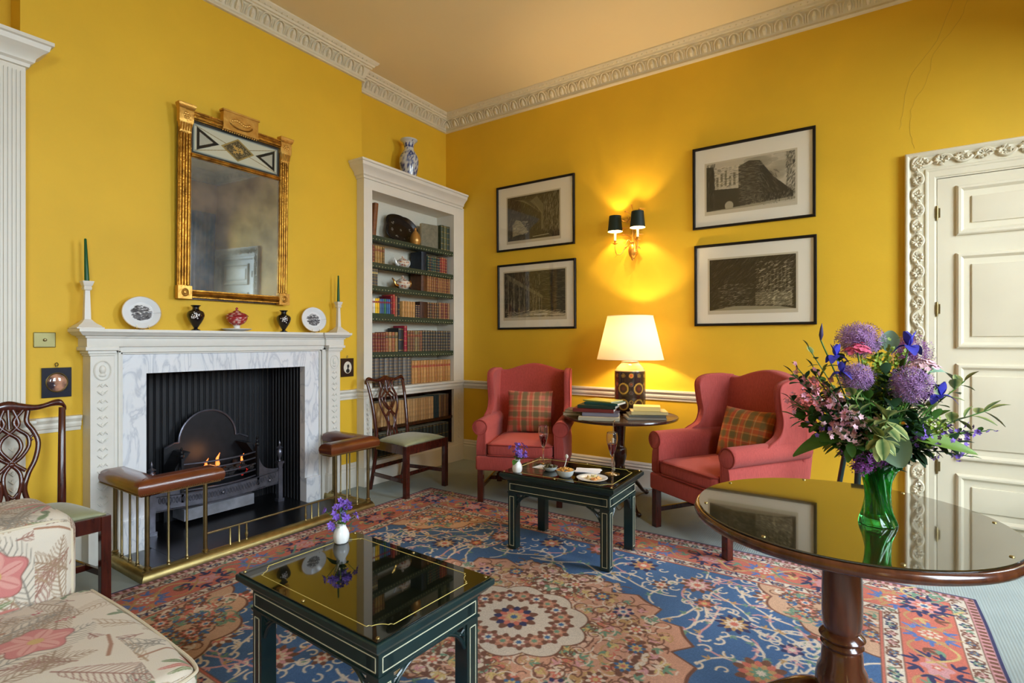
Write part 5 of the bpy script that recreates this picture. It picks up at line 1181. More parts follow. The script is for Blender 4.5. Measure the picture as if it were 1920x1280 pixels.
# ------------------------------------------------------------------ green lacquer coffee tables
m_tglass = mat('dark_table_glass', (16, 18, 10), .02, spec=.55, coat=.25, ior=1.5)
def coffee_table(loc, rz, label):
    t = thing('coffee_table', label, 'coffee table', (loc[0], loc[1], RZ), rz); hx, hy = .372, .252; T = .468
    b = MB(); rings = []
    for d, z in ((.034, T-.045), (.020, T-.040), (.012, T-.030), (.002, T-.022), (0, T-.018), (0, T-.003), (.003, T), (.02, T)): rings.append([(-hx+d, -hy+d, z), (hx-d, -hy+d, z), (hx-d, hy-d, z), (-hx+d, hy-d, z)])
    b.loft(rings); b.build('table_top', m_green, t, smooth=25)
    g = MB().box(-hx+.008, hx-.008, -hy+.008, hy-.008, T+.0003, T+.006).build('glass_top', m_tglass, t, smooth=0, bevel=.0012)
    # cream line with scooped corners
    d = .042; r = .040; P = []
    for cx, cy, s in ((1, 1, 0), (-1, 1, 1), (-1, -1, 2), (1, -1, 3)):
        X0, Y0 = cx*(hx-d), cy*(hy-d)
        pts = [(X0-cx*1.3*r, Y0), (X0-cx*1.28*r, Y0-cy*.008)]+[(X0-cx*r*1.1*math.cos(a), Y0-cy*r*1.1*math.sin(a)) for a in np.linspace(.24, PI/2-.24, 9)]+[(X0-cx*.008, Y0-cy*1.28*r), (X0, Y0-cy*1.3*r)]
        if s in (1, 3): pts = pts[::-1]
        P += pts[::-1]
    b = MB(); b.tube([(x, y, T+.0060) for x, y in P]+[(P[0][0], P[0][1], T+.0060)], .0014, 4); b.build('inlay_line', mat('gold_line', (196, 176, 96), .4), g)
    b = MB()
    for x, y in ((-1, -1), (1, -1), (-1, 1), (1, 1), (0, -1), (0, 1)): b.lathe([(0, T+.006), (.006, T+.006), (.005, T+.009), (0, T+.0095)], (x*(hx-.022), y*(hy-.022), 0), 10)
    b.build('brass_clips', m_brass, g)
    ax, ay = hx-.040, hy-.040
    for s in (-1, 1):
        b = MB(); b.box(-ax+.03, ax-.03, s*ay-.010 if s > 0 else s*ay-.0, s*ay if s > 0 else s*ay+.010, T-.125, T-.040); b.build('apron', m_green, t, smooth=0, bevel=.002)
        b = MB(); b.box(s*ax-.010 if s > 0 else s*ax, s*ax if s > 0 else s*ax+.010, -ay+.03, ay-.03, T-.125, T-.040); b.build('apron', m_green, t, smooth=0, bevel=.002)
    b = MB(); b.box(-ax-.004, ax+.004, -ay-.004, ay+.004, T-.056, T-.050); b.box(-ax-.004, ax+.004, -ay-.004, ay+.004, T-.125, T-.118); b.build('apron_beads', m_green, t, smooth=0)
    L = .0022
    def frame(b, ax_, c, u0, u1, z0, z1):
        for (a, e, p, q) in ((u0, u1, z0, z0+L*1.3), (u0, u1, z1-L*1.3, z1), (u0, u0+L*1.3, z0, z1), (u1-L*1.3, u1, z0, z1)):
            if ax_ == 'y': b.box(a, e, c-.0007, c+.0007, p, q)
            else: b.box(c-.0007, c+.0007, a, e, p, q)
    b = MB()
    for s in (-1, 1): frame(b, 'y', s*(ay+.0008), -ax+.012, ax-.012, T-.110, T-.066); frame(b, 'x', s*(ax+.0008), -ay+.012, ay-.012, T-.110, T-.066)
    b.build('apron_lines', m_inlay, t, smooth=0)
    for sx, sy in ((-1, -1), (1, -1), (-1, 1), (1, 1)):
        b = MB(); w = .055; x0, x1 = sorted((sx*ax, sx*(ax-w))); y0, y1 = sorted((sy*ay, sy*(ay-w))); b.box(x0, x1, y0, y1, 0, T-.125); b.box(min(x0, x1), max(x0, x1), y0, y1, T-.125, T-.045)
        lg = b.build('leg', m_green, t, smooth=0, bevel=.002)
        b = MB(); frame(b, 'y', sy*(ay+.0008), x0+.012, x1-.012, .02, T-.145); frame(b, 'x', sx*(ax+.0008), y0+.012, y1-.012, .02, T-.145); b.build('leg_lines', m_inlay, lg, smooth=0)
        for ax_ in ('x', 'y'):     # fretted corner bracket
            b = MB(); R = .085; z = T-.125; 
            def Q(u, zz):
                return (sx*(ax-w-u), sy*(ay-.012), zz) if ax_ == 'x' else (sx*(ax-.012), sy*(ay-w-u), zz)
            up = (0, 1, 0) if ax_ == 'x' else (1, 0, 0)
            b.tube(cr([Q(.0, z-R), Q(.012, z-R*.72), Q(.030, z-R*.42), Q(.055, z-R*.2), Q(R, z-.004)], 4), .0065, 6, flat=1, up=up)
            b.tube(cr([Q(.004, z-R*.5), Q(.020, z-.030), Q(.040, z-.018), Q(.050, z-.002)], 3), .0045, 5, up=up); b.tube([Q(0, z-.004), Q(R, z-.003)], .005, 5, up=up); b.tube([Q(.002, z), Q(.002, z-R)], .005, 5, up=up); b.tube([Q(0, z-.02), Q(.030, z-R*.42)], .004, 5, up=up)
            b.build('corner_bracket', m_green, lg, smooth=60)
    return t
coffee_table((-1.437, 1.226), math.radians(-2.2), 'square green lacquer coffee table with reflective glass top in the foreground')
coffee_table((-1.522, 2.925), math.radians(1.5), 'green lacquer coffee table carrying drinks and snacks before the two red armchairs')
CT = RZ+.4745

# ------------------------------------------------------------------ round tables
def tripod(b, R, H_, n=3, rot=0, th=.05):
    for k in range(n):
        a = rot+k*2*PI/n; c, s = math.cos(a), math.sin(a)
        pts = cr([(.035*c, .035*s, H_*1.0), (R*.30*c, R*.30*s, H_*1.02), (R*.62*c, R*.62*s, H_*.62), (R*.86*c, R*.86*s, H_*.22), (R*c, R*s, th*.55)], 5)
        b.tube(pts, [th*.62-.018*i/len(pts) for i in range(len(pts))], 10, flat=.9); b.sphere((R*c, R*s, th*.45), th*.45, 10, 6)
t = thing('pedestal_table', 'large round mahogany pedestal table with glass top carrying the flowers', 'table', (-.069, 1.953, RZ))
b = MB(); b.lathe([(0, .672), (.30, .672), (.39, .690), (.420, .700), (.432, .706), (.437, .716), (.434, .726), (.428, .732), (.424, .732), (0, .732)], n=96); b.build('table_top', m_mahogl, t, smooth=50)
gl = MB().lathe([(0, .7322), (.423, .7322), (.424, .734), (.424, .737), (.422, .7385), (0, .7385)], n=96).build('glass_top', mat('bronze_table_glass', (38, 32, 16), .015, spec=.9, coat=1, ior=1.6), t, smooth=30)
b = MB()
for k in range(8): a = k*PI/4+.35; b.lathe([(0, .7385), (.006, .7385), (.005, .741), (0, .742)], (.402*math.cos(a), .402*math.sin(a), 0), 10)
b.build('brass_clips', m_brass, gl)
b = MB(); pr = cr([(.0, .672, 0), (.075, .672, 0), (.075, .66, 0), (.052, .65, 0), (.053, .60, 0), (.056, .48, 0), (.055, .40, 0), (.049, .372, 0)], 3)
pr = [(p.x, p.y) for p in pr]+[(.060, .362), (.064, .354), (.060, .346), (.052, .342), (.057, .336), (.060, .330), (.056, .322), (.052, .318), (.056, .308), (.058, .27), (.068, .25), (.074, .22), (.076, .12), (.05, .10), (0, .10)]
b.lathe(pr[::-1], n=40); b.build('column', m_mahogl, t, smooth=50)
b = MB(); tripod(b, .34, .155, 3, 1.1, .07); b.build('tripod_foot', m_mahogl, t, smooth=70)
LZ = .70
t = thing('lamp_table', 'small round tilt top table with books and the lamp between the armchairs', 'table', (-1.645, 3.985, 0))
b = MB(); b.lathe([(0, LZ-.026), (.43, LZ-.026), (.446, LZ-.020), (.450, LZ-.010), (.446, LZ-.001), (.435, LZ), (.425, LZ-.004), (0, LZ-.004)], n=72); b.build('table_top', m_mahogd, t, smooth=45)
b = MB(); b.cbox((0, 0, LZ-.045), (.22, .22, .036)); pr = cr([(.0, .17, 0), (.035, .17, 0), (.045, .20, 0), (.05, .25, 0), (.038, .30, 0), (.042, .33, 0), (.056, .38, 0), (.054, .43, 0), (.040, .46, 0), (.042, .52, 0), (.048, .60, 0), (.052, .655, 0), (0, .658, 0)], 4)
b.lathe([(p.x, p.y) for p in pr], n=28); b.build('turned_column', m_mahogd, t, smooth=50)
b = MB(); tripod(b, .36, .20, 3, -1.05+.26, .045); b.build('tripod_foot', m_mahogd, t, smooth=70)

# ------------------------------------------------------------------ table lamp
LX, LY = -1.645, 4.205
t = thing('table_lamp', 'lit table lamp with white shade and dark ringed canister base', 'lamp', (LX, LY, LZ))
cl = Cv(-PI, PI, 0, .42, .004, (44, 28, 24))
cl.rect(-PI, PI, .345, .42, (186, 130, 66)); cl.rect(-PI, PI, .340, .348, (214, 190, 130))
def ring(x, y, R, w, c1, cin, dot=None):
    cl.disc(x, y, R, c1, sx=1, sy=.128); cl.disc(x, y, R-w, cin, sx=1, sy=.128)
    if dot: cl.disc(x, y, R*.35, dot, sx=1, sy=.128)
for k in range(6):
    a = -PI+k*2*PI/6+.45
    ring(a, .20, .36, .09, (186, 150, 60), (70, 44, 30), (96, 52, 34)); ring(a+PI/6, .305, .15, .05, (200, 150, 50), (190, 84, 40), None) if k % 2 else ring(a+PI/6, .305, .13, .03, (120, 100, 50), (60, 44, 26), (150, 120, 50))
    ring(a+PI/6, .235, .15, .03, (104, 90, 74), (90, 60, 40), (150, 70, 40)); ring(a+PI/6, .165, .13, .03, (96, 88, 80), (64, 52, 44), (90, 60, 50)); ring(a, .305, .13, .035, (130, 110, 50), (60, 44, 26), (150, 120, 50)); ring(a, .07, .36, .09, (186, 150, 60), (70, 44, 30), (60, 40, 30)); ring(a+PI/6, .09, .13, .04, (190, 150, 60), (80, 50, 30))
pr = cr([(.105, 0, 0), (.118, .004, 0), (.124, .02, 0), (.126, .10, 0), (.126, .25, 0), (.126, .335, 0), (.120, .352, 0), (.105, .372, 0), (.088, .390, 0), (.074, .402, 0), (.070, .412, 0)], 6)
pr = [a_.lerp(c_, t_) for a_, c_ in zip(pr[:-1], pr[1:]) for t_ in ((0, .25, .5, .75) if (c_-a_).length > .008 else (0,))]+[pr[-1]]
n = 160; P = np.array([[(p.x*math.cos(a), p.x*math.sin(a), p.y) for a in np.linspace(-PI, PI, n)] for p in pr]); A_ = np.array([[(a, p.y) for a in np.linspace(-PI, PI, n)] for p in pr])
o = gridmesh('canister_base', P, mat('lacquer_canister', attr=True, rough=.22, coat=.4), t); setcol(o, cl.sample(A_[..., 0].ravel(), A_[..., 1].ravel()))
MB().lathe([(0, .41), (.07, .41), (.07, .418), (.045, .424), (.012, .428), (.010, .56), (0, .56)], n=24).build('lamp_fitting', m_brassd, t)
m_ls = bpy.data.materials.new('parchment_shade'); m_ls.use_nodes = True; nt = m_ls.node_tree; nt.nodes.clear()
o_ = nt.nodes.new('ShaderNodeOutputMaterial'); tr = nt.nodes.new('ShaderNodeBsdfTranslucent'); df = nt.nodes.new('ShaderNodeBsdfDiffuse'); mx = nt.nodes.new('ShaderNodeMixShader'); mx.inputs[0].default_value = .42
tr.inputs[0].default_value = (.30, .225, .135, 1); df.inputs[0].default_value = (.92, .88, .80, 1)
nt.links.new(df.outputs[0], mx.inputs[1]); nt.links.new(tr.outputs[0], mx.inputs[2]); nt.links.new(mx.outputs[0], o_.inputs[0])
b = MB(); b.lathe([(.272, .435), (.186, .795)], n=64, caps=False); sh = b.build('lamp_shade', m_ls, t)
b = MB(); b.tube([(.272*math.cos(a), .272*math.sin(a), .435) for a in np.linspace(0, 2*PI, 65)], .0025, 5); b.tube([(.186*math.cos(a), .186*math.sin(a), .795) for a in np.linspace(0, 2*PI, 49)], .0025, 5); b.build('shade_rim', mat('shade_rim', (226, 206, 160), .7), sh)
l = bpy.data.lights.new('lamp_bulb', 'POINT'); l.energy = 34; l.color = (1, .74, .42); l.shadow_soft_size = .035
lo = bpy.data.objects.new('lamp_bulb', l); COL.objects.link(lo); lo.location = (LX, LY, LZ+.61)
b = MB(); b.tube(cr([(-1.62, 3.86, LZ+.004), (-1.52, 3.58, LZ+.006), (-1.512, 3.545, LZ+.002), (-1.508, 3.535, LZ-.06), (-1.506, 3.54, .58), (-1.51, 3.55, .42), (-1.53, 3.6, .22), (-1.56, 3.75, .02), (-1.6, 4.1, .006), (-1.55, 4.48, .01)], 6), .0028, 6)
fx_ = b.build('lamp_flex', mat('brown_flex', (120, 90, 50), .5)); tag(fx_, 'thin brown lamp flex hanging over the front edge of the lamp table', 'cable')
b = MB(); b.cbox((-1.507, 3.538, .565), (.020, .014, .068)); plab(b.build('inline_switch', mat('cream_switch', (214, 206, 184), .35), fx_, smooth=0, bevel=.004), 'cream in-line switch')

# ------------------------------------------------------------------ books lying on the lamp table
m_pw = mat('white_pages', (226, 218, 204), .8)
def flat_book(x, y, z, w, d, h, rz, col, label, cat='book', tilt=0):
    b = MB(); c = .0025
    b.m = 0; b.box(-w/2, w/2, -d/2, d/2, 0, c); b.box(-w/2, w/2, -d/2, d/2, h-c, h); b.box(-w/2, w/2, d/2-c, d/2, 0, h)
    b.m = 1; b.box(-w/2+.005, w/2-.005, -d/2+.005, d/2-c, c, h-c)
    o = b.build('book', [mat('cover_%d_%d_%d' % col, col, .35, coat=.15), m_pw], smooth=0, bevel=.001); o.location = (x, y, z); o.rotation_euler = (tilt, 0, rz); return tag(o, label, cat)
z = LZ-.0035
flat_book(-1.930, 3.86, z, .26, .20, .022, .35, (150, 140, 110), 'buff book lowest at the left end of the pile on the lamp table')
flat_book(-1.925, 3.87, z+.0225, .24, .19, .020, .30, (74, 76, 70), 'grey book second from the bottom at the left end of the pile')
flat_book(-1.690, 3.700, z, .30, .21, .026, PI+.36, (168, 160, 138), 'cream book lowest at the front of the pile, its pages facing the flex')
flat_book(-1.695, 3.745, z+.0265, .27, .19, .024, PI+.33, (110, 106, 120), 'lilac grey book second at the front of the pile')
flat_book(-1.760, 3.770, z+.0510, .31, .22, .026, PI+.30, (106, 36, 34), 'maroon book in the middle of the pile on the lamp table')
flat_book(-1.735, 3.790, z+.0775, .29, .21, .024, PI+.22, (26, 50, 40), 'dark green book above the maroon one')
flat_book(-1.700, 3.830, z+.1020, .27, .20, .018, PI+.05, (20, 72, 68), 'teal magazine near the top of the pile', 'magazine')
flat_book(-1.722, 3.840, z+.1205, .25, .19, .010, PI-.12, (150, 150, 70), 'yellow green magazine topmost of the left pile', 'magazine')
flat_book(-1.425, 3.930, z, .29, .22, .018, PI+.55, (120, 112, 98), 'thin grey book lowest of the right pile on the lamp table')
flat_book(-1.420, 3.945, z+.0185, .27, .21, .016, PI+.50, (84, 84, 76), 'thin dark book second in the right pile on the lamp table')
flat_book(-1.405, 3.965, z+.0350, .27, .20, .024, PI+.45, (196, 176, 120), 'pale ochre book under the topmost one of the right pile')
flat_book(-1.415, 3.960, z+.0595, .20, .15, .034, PI+.35, (232, 206, 130), 'thick cream book topmost of the right pile')
# ------------------------------------------------------------------ floral armchair in the foreground
cz = Cv(0, 1.3, 0, 1.0, .0016, (208, 196, 178)); r_ = np.random.RandomState(3)
def frond(c, x, y, a, L, col, n=16, lw=.0014, ll=.06, curve=.6):
    pts = [(x, y)]; aa = a
    for k in range(n): aa += curve/n; x += L/n*math.cos(aa); y += L/n*math.sin(aa); pts.append((x, y))
    c.stroke(pts, lw*1.8, col, lw)
    aa = a
    for k in range(1, n+1):
        aa += curve/n; l = ll*math.sin(PI*min(1, (k+1.5)/(n+2)))
        for s in (-1, 1):
            b_ = aa+s*.85; px, py = pts[k]; c.stroke([(px, py), (px+l*.5*math.cos(b_), py+l*.5*math.sin(b_)), (px+l*math.cos(b_-s*.25), py+l*math.sin(b_-s*.25))], lw, col, lw*.4)
BG = [(150, 124, 100), (136, 128, 116), (164, 138, 110), (150, 110, 96)]
for i in range(150): frond(cz, r_.uniform(0, 1.3), r_.uniform(0, 1), r_.uniform(0, 6.3), r_.uniform(.18, .36), BG[i % 4], 17, .0015, r_.uniform(.05, .09), r_.uniform(-.7, .7))
for i in range(9):                                  # darker stems
    x, y, a = r_.uniform(0, 1.3), r_.uniform(0, 1), r_.uniform(0, 6.3); pts = [(x+.06*k*math.cos(a+.1*k), y+.06*k*math.sin(a+.1*k)) for k in range(8)]; cz.stroke(pts, .005, (158, 116, 92), .002)
for i in range(22):                                 # sprays of long leaves, pink and green
    x, y, a = r_.uniform(.05, 1.25), r_.uniform(.05, .95), r_.uniform(0, 6.3)
    for k in range(6):
        b_ = a+(k-2.5)*.28; L = r_.uniform(.09, .15); col = [(176, 88, 84), (108, 122, 84), (190, 120, 108), (126, 134, 96)][(k+i) % 4]
        c1 = (x+L*.5*math.cos(b_), y+L*.5*math.sin(b_)); cz.disc(c1[0], c1[1], L*.5, col, sx=1, sy=.13, rot=b_); cz.stroke([(x, y), (x+L*math.cos(b_), y+L*math.sin(b_))], .0008, (214, 204, 186))
def rose(x, y, R, rot):
    cz.polar(x, y, R, lambda t: .88+.12*np.cos(5*t), (150, 92, 84), rot); cz.polar(x, y, R*.96, lambda t: .88+.12*np.cos(5*t), (196, 122, 116), rot)
    for k in range(6): a = rot+k*1.05; cz.disc(x+R*.5*math.cos(a), y+R*.5*math.sin(a), R*.34, (208, 150, 138), sx=1, sy=.6, rot=a); cz.stroke([(x, y), (x+R*.8*math.cos(a), y+R*.8*math.sin(a))], .0012, (176, 90, 88))
    cz.disc(x, y, R*.2, (196, 160, 100))
for x, y in ((.20, .62), (.75, .85), (1.1, .25), (.42, .2), (.9, .52)): rose(x, y, r_.uniform(.06, .08), r_.uniform(0, 6))
rose(1.20, .86, .085, .4); rose(1.0, .72, .05, 1.4)
for i in range(22):
    x, y = r_.uniform(0, 1.3), r_.uniform(0, 1)
    for k in range(3): a = r_.uniform(0, 6.3); cz.disc(x+.02*math.cos(a), y+.02*math.sin(a), .020, (122, 132, 100), sx=1, sy=.5, rot=a); cz.stroke([(x, y), (x+.035*math.cos(a), y+.035*math.sin(a))], .0008, (90, 96, 76))
for i in range(26):
    x, y = r_.uniform(0, 1.3), r_.uniform(0, 1)
    for k in range(8): cz.disc(x+r_.normal(0, .011), y+r_.normal(0, .011), .0035, (176, 84, 88))
def painted_rbox(name, x0, x1, y0, y1, z0, z1, r, parent, cv, res=.007, bulge=0, off=(0, 0), deform=None, faces='xXyYzZ'):
    h = np.array([(x1-x0)/2, (y1-y0)/2, (z1-z0)/2]); c = np.array([(x0+x1)/2, (y0+y1)/2, (z0+z1)/2]); V = []; F = []; UV = []; o = 0
    for f in faces:
        ax = 'xyz'.index(f.lower()); s = 1 if f.isupper() else -1; a, b = [i for i in range(3) if i != ax]
        na, nb = max(2, int(2*h[a]/res)), max(2, int(2*h[b]/res)); A, B = np.meshgrid(np.linspace(-h[a], h[a], na), np.linspace(-h[b], h[b], nb))
        p = np.zeros(A.shape+(3,)); p[..., a] = A; p[..., b] = B; p[..., ax] = s*h[ax]
        uu, vv = p[..., a]+c[a]+off[0], p[..., b]+c[b]+off[1]
        q = np.clip(p, -(h-r), h-r); d = p-q; d /= np.maximum(np.linalg.norm(d, axis=-1, keepdims=True), 1e-9); p = q+r*d
        if bulge and f == 'Z': p[..., 2] += bulge*(1-np.abs(p[..., 0]/h[0])**2.5)*(1-np.abs(p[..., 1]/h[1])**2.5)
        p = p+c
        if deform: p = deform(p)
        n = na*nb; idx = np.arange(n).reshape(nb, na)+o; qd = np.stack([idx[:-1, :-1], idx[:-1, 1:], idx[1:, 1:], idx[1:, :-1]], -1).reshape(-1, 4)
        if (s > 0) != (ax != 1): qd = qd[:, ::-1]
        V.append(p.reshape(-1, 3)); F.append(qd); UV.append(np.stack([uu.ravel(), vv.ravel()], -1)); o += n
    V = np.concatenate(V); F = np.concatenate(F); UV = np.concatenate(UV)
    me = bpy.data.meshes.new(name); me.vertices.add(len(V)); me.vertices.foreach_set('co', V.ravel().astype(np.float32)); me.loops.add(F.size); me.loops.foreach_set('vertex_index', F.ravel().astype(np.int32))
    me.polygons.add(len(F)); me.polygons.foreach_set('loop_start', (np.arange(len(F))*4).astype(np.int32)); me.update(calc_edges=True); me.materials.append(m_cloth); me.shade_smooth()
    ob = bpy.data.objects.new(name, me); COL.objects.link(ob); ob.parent = parent; setcol(ob, cv.sample(np.mod(UV[:, 0]+2.6, 1.3)*.995, np.mod(UV[:, 1]+2, 1.0)*.995)); return ob
FA = thing('floral_armchair', 'armchair covered in cream linen printed with ferns and pink flowers, lower left corner', 'armchair', (-1.9, .15, 0))
ax0, ay0 = -1.9, .15
def L_(x): return x-ax0
def M_(y): return y-ay0
painted_rbox('arm', L_(-2.60), L_(-2.195), M_(-.12), M_(.674), .10, .715, .075, FA, cz, .0027, off=(.9, .30), faces='XYZxy')
painted_rbox('seat_base', L_(-2.21), L_(-1.42), M_(-.25), M_(.64), .09, .315, .03, FA, cz, .010)
def softc(p):
    p = p.copy(); k = np.clip((p[..., 0]-L_(-1.62))/.2, 0, 1)*np.clip((p[..., 1]-M_(.46))/.2, 0, 1); p[..., 0] -= .02*k; p[..., 1] -= .02*k; return p
sc_ = painted_rbox('seat_cushion', L_(-2.20), L_(-1.390), M_(-.15), M_(.705), .32, .455, .045, FA, cz, .0027, bulge=.03, off=(1.15, .55), deform=softc, faces='XYZxy')
b = MB(); P = [(-2.18, .694, .440), (-1.9, .697, .445), (-1.60, .694, .440), (-1.46, .686, .438), (-1.414, .655, .438), (-1.403, .55, .440), (-1.397, .2, .442), (-1.397, -.1, .440)]
b.tube(cr([(L_(x), M_(y), z) for x, y, z in P], 6), .0048, 7); b.build('piping', mat('cream_piping', (206, 192, 166), .8), sc_)
b = MB(); P = [(-2.217, .652, .16), (-2.217, .652, .60), (-2.218, .645, .655), (-2.217, .62, .682), (-2.217, .57, .693), (-2.217, .2, .693), (-2.217, -.05, .693)]
b.tube(cr([(L_(x), M_(y), z) for x, y, z in P], 6), .0045, 7); b.build('piping', mat('cream_piping', (206, 192, 166), .8), FA)
painted_rbox('back', L_(-2.55), L_(-1.3), M_(-.44), M_(-.14), .10, .92, .09, FA, cz, .012)
painted_rbox('arm', L_(-1.40), L_(-1.12), M_(-.30), M_(-.02), .10, .70, .08, FA, cz, .012)
for x, y in ((-2.5, .58), (-1.48, .56), (-2.45, -.36), (-1.38, -.36)):
    MB().lathe([(0, 0), (.018, 0), (.026, .10), (0, .10)], (L_(x), M_(y), 0 if x < -1.6 or y < 0 else 0), 12).build('leg', m_mahog, FA)

# ------------------------------------------------------------------ dark green folding stand behind the flowers
t = thing('tripod_stand', 'dark green wooden tripod stand by the wall, mostly hidden behind the flowers', 'stand', (-.02, 3.70, 0))
ap = (-.01, 0, 1.04)
for i, (x, y) in enumerate(((-.175, .0), (-.05, .30), (.165, -.07))):
    b = MB(); b.tube(cr([ap, (x*.45, y*.5, .72), (x*.78, y*.8, .35), (x, y, .03)], 6), [.018]*12+[.020]*7, 8, flat=.8); b.cbox((x*1.03, y*1.03, .020), (.075, .05, .038)); b.build('leg', m_green, t, smooth=50)
b = MB(); b.cbox((-.01, 0, 1.04), (.11, .06, .05)); b.cbox((-.005, .0, .82), (.10, .02, .022)); b.build('head_block', m_green, t, smooth=0, bevel=.004)

# ------------------------------------------------------------------ things on the coffee tables
m_lg = mat('clear_glass', (255, 255, 255), .0, trans=1, ior=1.45)
m_wine = mat('dark_red_drink', (120, 8, 20), .02, trans=.65, ior=1.34)
def flute(x, y, label, s=1):
    t = thing('champagne_flute', label, 'glass', (x, y, CT))
    pr = cr([(.0, .0005, 0), (.040, .0005, 0), (.041, .0025, 0), (.012, .008, 0), (.0045, .018, 0), (.0038, .05, 0), (.0045, .095, 0), (.010, .115, 0), (.020, .145, 0), (.031, .190, 0), (.034, .220, 0), (.031, .248, 0), (.0295, .248, 0), (.0325, .220, 0), (.0295, .190, 0), (.0185, .147, 0), (.008, .120, 0), (0, .116, 0)], 4)
    MB().lathe([(p.x, p.y*s) for p in pr], n=32, caps=False).build('bowl_and_stem', m_lg, t, smooth=60)
    pr = cr([(0, .1165, 0), (.0078, .121, 0), (.018, .1475, 0), (.0275, .183, 0)], 4)
    MB().lathe([(p.x*.985, p.y*s) for p in pr]+[(0, .183*s)], n=28).build('red_drink', m_wine, t, smooth=60)
flute(-1.760, 2.985, 'flute of red drink at the back left of the coffee table, before the left armchair')
flute(-1.283, 2.990, 'flute of red drink at the right corner of the coffee table, tallest thing on it')
m_leaf = mat('leaf_green', (70, 112, 44), .5, var=.3, vscale=20); m_leafd = mat('leaf_dark_green', (36, 66, 36), .5, var=.3, vscale=20)
m_leafl = mat('leaf_lime', (140, 164, 52), .5, var=.25, vscale=20); m_hosta = mat('leaf_glaucous', (146, 182, 156), .5, var=.15, vscale=14); m_leafy = mat('leaf_mid', (96, 128, 40), .45, var=.2, vscale=14)
m_vio = mat('violet_petal', (128, 92, 190), .6, var=.25, vscale=60); m_iris = mat('blue_iris_petal', (62, 62, 176), .55, var=.25, vscale=40); m_al = mat('allium_petal', (158, 116, 168), .7, var=.35, vscale=70)
m_ald = mat('purple_petal', (132, 66, 140), .6, var=.3, vscale=70); m_pink = mat('pink_petal', (222, 96, 130), .6, var=.2, vscale=60); m_pale = mat('pale_pink_petal', (226, 184, 194), .6, var=.12, vscale=60); m_rose = mat('dusky_pink_petal', (214, 142, 160), .6, var=.3, vscale=50)
m_stem = mat('flower_stem', (74, 120, 50), .5)
def petalstar(b, c, nrm, R, n, up=.35, w=.3, rnd=random):
    N = Vector(nrm).normalized(); A = N.orthogonal().normalized(); B = N.cross(A); a0 = rnd.uniform(0, 6); c = Vector(c)
    for k in range(n):
        a = a0+2*PI*k/n; d = A*math.cos(a)+B*math.sin(a); s = N.cross(d)
        b.add([c, c+d*R*.55+s*R*w+N*R*up*.6, c+d*R+N*R*up, c+d*R*.55-s*R*w+N*R*up*.6], [[0, 1, 2, 3]])
def leafm(b, p, d, L, w, nrm=(0, 0, 1), bend=.25, n=5):
    p = Vector(p); d = Vector(d).normalized(); N = Vector(nrm); s = d.cross(N)
    if s.length < .1: s = d.orthogonal()
    s.normalize(); N = s.cross(d); V = []
    for i in range(n+1):
        t = i/n; ww = w*math.sin(PI*min(1, t*.92+.04))**.8; c = p+d*L*t-Vector((0, 0, 1))*bend*L*t*t
        V += [c-s*ww+N*ww*.25, c, c+s*ww+N*ww*.25]
    F = []
    for i in range(n): o = i*3; F += [[o, o+3, o+4, o+1], [o+1, o+4, o+5, o+2]]
    b.add(V, F)
def posy(x, y, label, rot):
    t = thing('posy_vase', label, 'vase', (x, y, CT), rot)
    pr = cr([(0, 0, 0), (.022, 0, 0), (.028, .012, 0), (.030, .028, 0), (.026, .045, 0), (.018, .060, 0), (.016, .070, 0), (.020, .078, 0), (.018, .078, 0), (.013, .07, 0), (0, .05, 0)], 4)
    MB().lathe([(p.x, p.y) for p in pr], n=30, caps=False, fl=6, fd=.0016).build('vase_body', m_china, t, smooth=60)
    r = random.Random(int(x*50)); bs = MB(); bf = MB()
    for k in range(20):
        a = r.uniform(0, 2*PI); q = abs(r.gauss(0, .026)); h = r.uniform(.10, .165); e = Vector((q*math.cos(a)*1.3, q*math.sin(a)*1.3, h)); bs.tube([(0, 0, .06), (e.x*.4, e.y*.4, h*.7), e], .0011, 4)
        for j in range(3): petalstar(bf, e+Vector((r.gauss(0, .006), r.gauss(0, .006), r.gauss(0, .006))), (e.x+r.gauss(0, .02), e.y+r.gauss(0, .02), .03), .014, 5, .5, .32, r)
    bs.build('stems', m_stem, t); plab(bf.build('flower_heads', m_vio, t, smooth=0), 'small violet flowers')
    b = MB(); leafm(b, (0, 0, .075), (-.9, -.3, .1), .055, .020, bend=.5); leafm(b, (0, 0, .08), (.5, -.6, .3), .05, .014, bend=.3); leafm(b, (0, 0, .08), (.2, .8, .4), .05, .012); b.build('leaves', m_leaf, t)
posy(-1.742, 1.372, 'tiny white vase of violet flowers on the foreground coffee table', .5)
posy(-1.785, 2.712, 'tiny white vase of violet flowers at the left corner of the far coffee table', 1.4)
t = thing('olive_dish', 'small glass dish of dark olives on the far coffee table', 'dish', (-1.640, 2.860, CT))
bowlp = lambda R, h: [(0, 0), (R*.6, 0), (R*.85, h*.4), (R, h), (R*.96, h), (R*.8, h*.45), (R*.55, .004), (0, .004)]
m_gl2 = mat('pale_glass_bowl', (206, 212, 208), .08, coat=.6)
MB().lathe(bowlp(.048, .026), n=32).build('dish', m_gl2, t, smooth=60)
b = MB(); r_2 = random.Random(2)
for k in range(22): a = r_2.uniform(0, 6.3); q = .036*math.sqrt(r_2.random()); b.sphere((q*math.cos(a), q*math.sin(a), .018+r_2.uniform(0, .012)), .0085, 7, 5, (1, 1.2, .9))
o = b.build('olives', mat('olives', (60, 52, 30), .2, var=.5, vscale=60), t); o['kind'] = 'stuff'
t = thing('nut_bowl', 'glass bowl heaped with golden nuts on the far coffee table', 'bowl', (-1.487, 2.775, CT))
MB().lathe(bowlp(.055, .042), n=32).build('bowl', m_gl2, t, smooth=60)
b = MB()
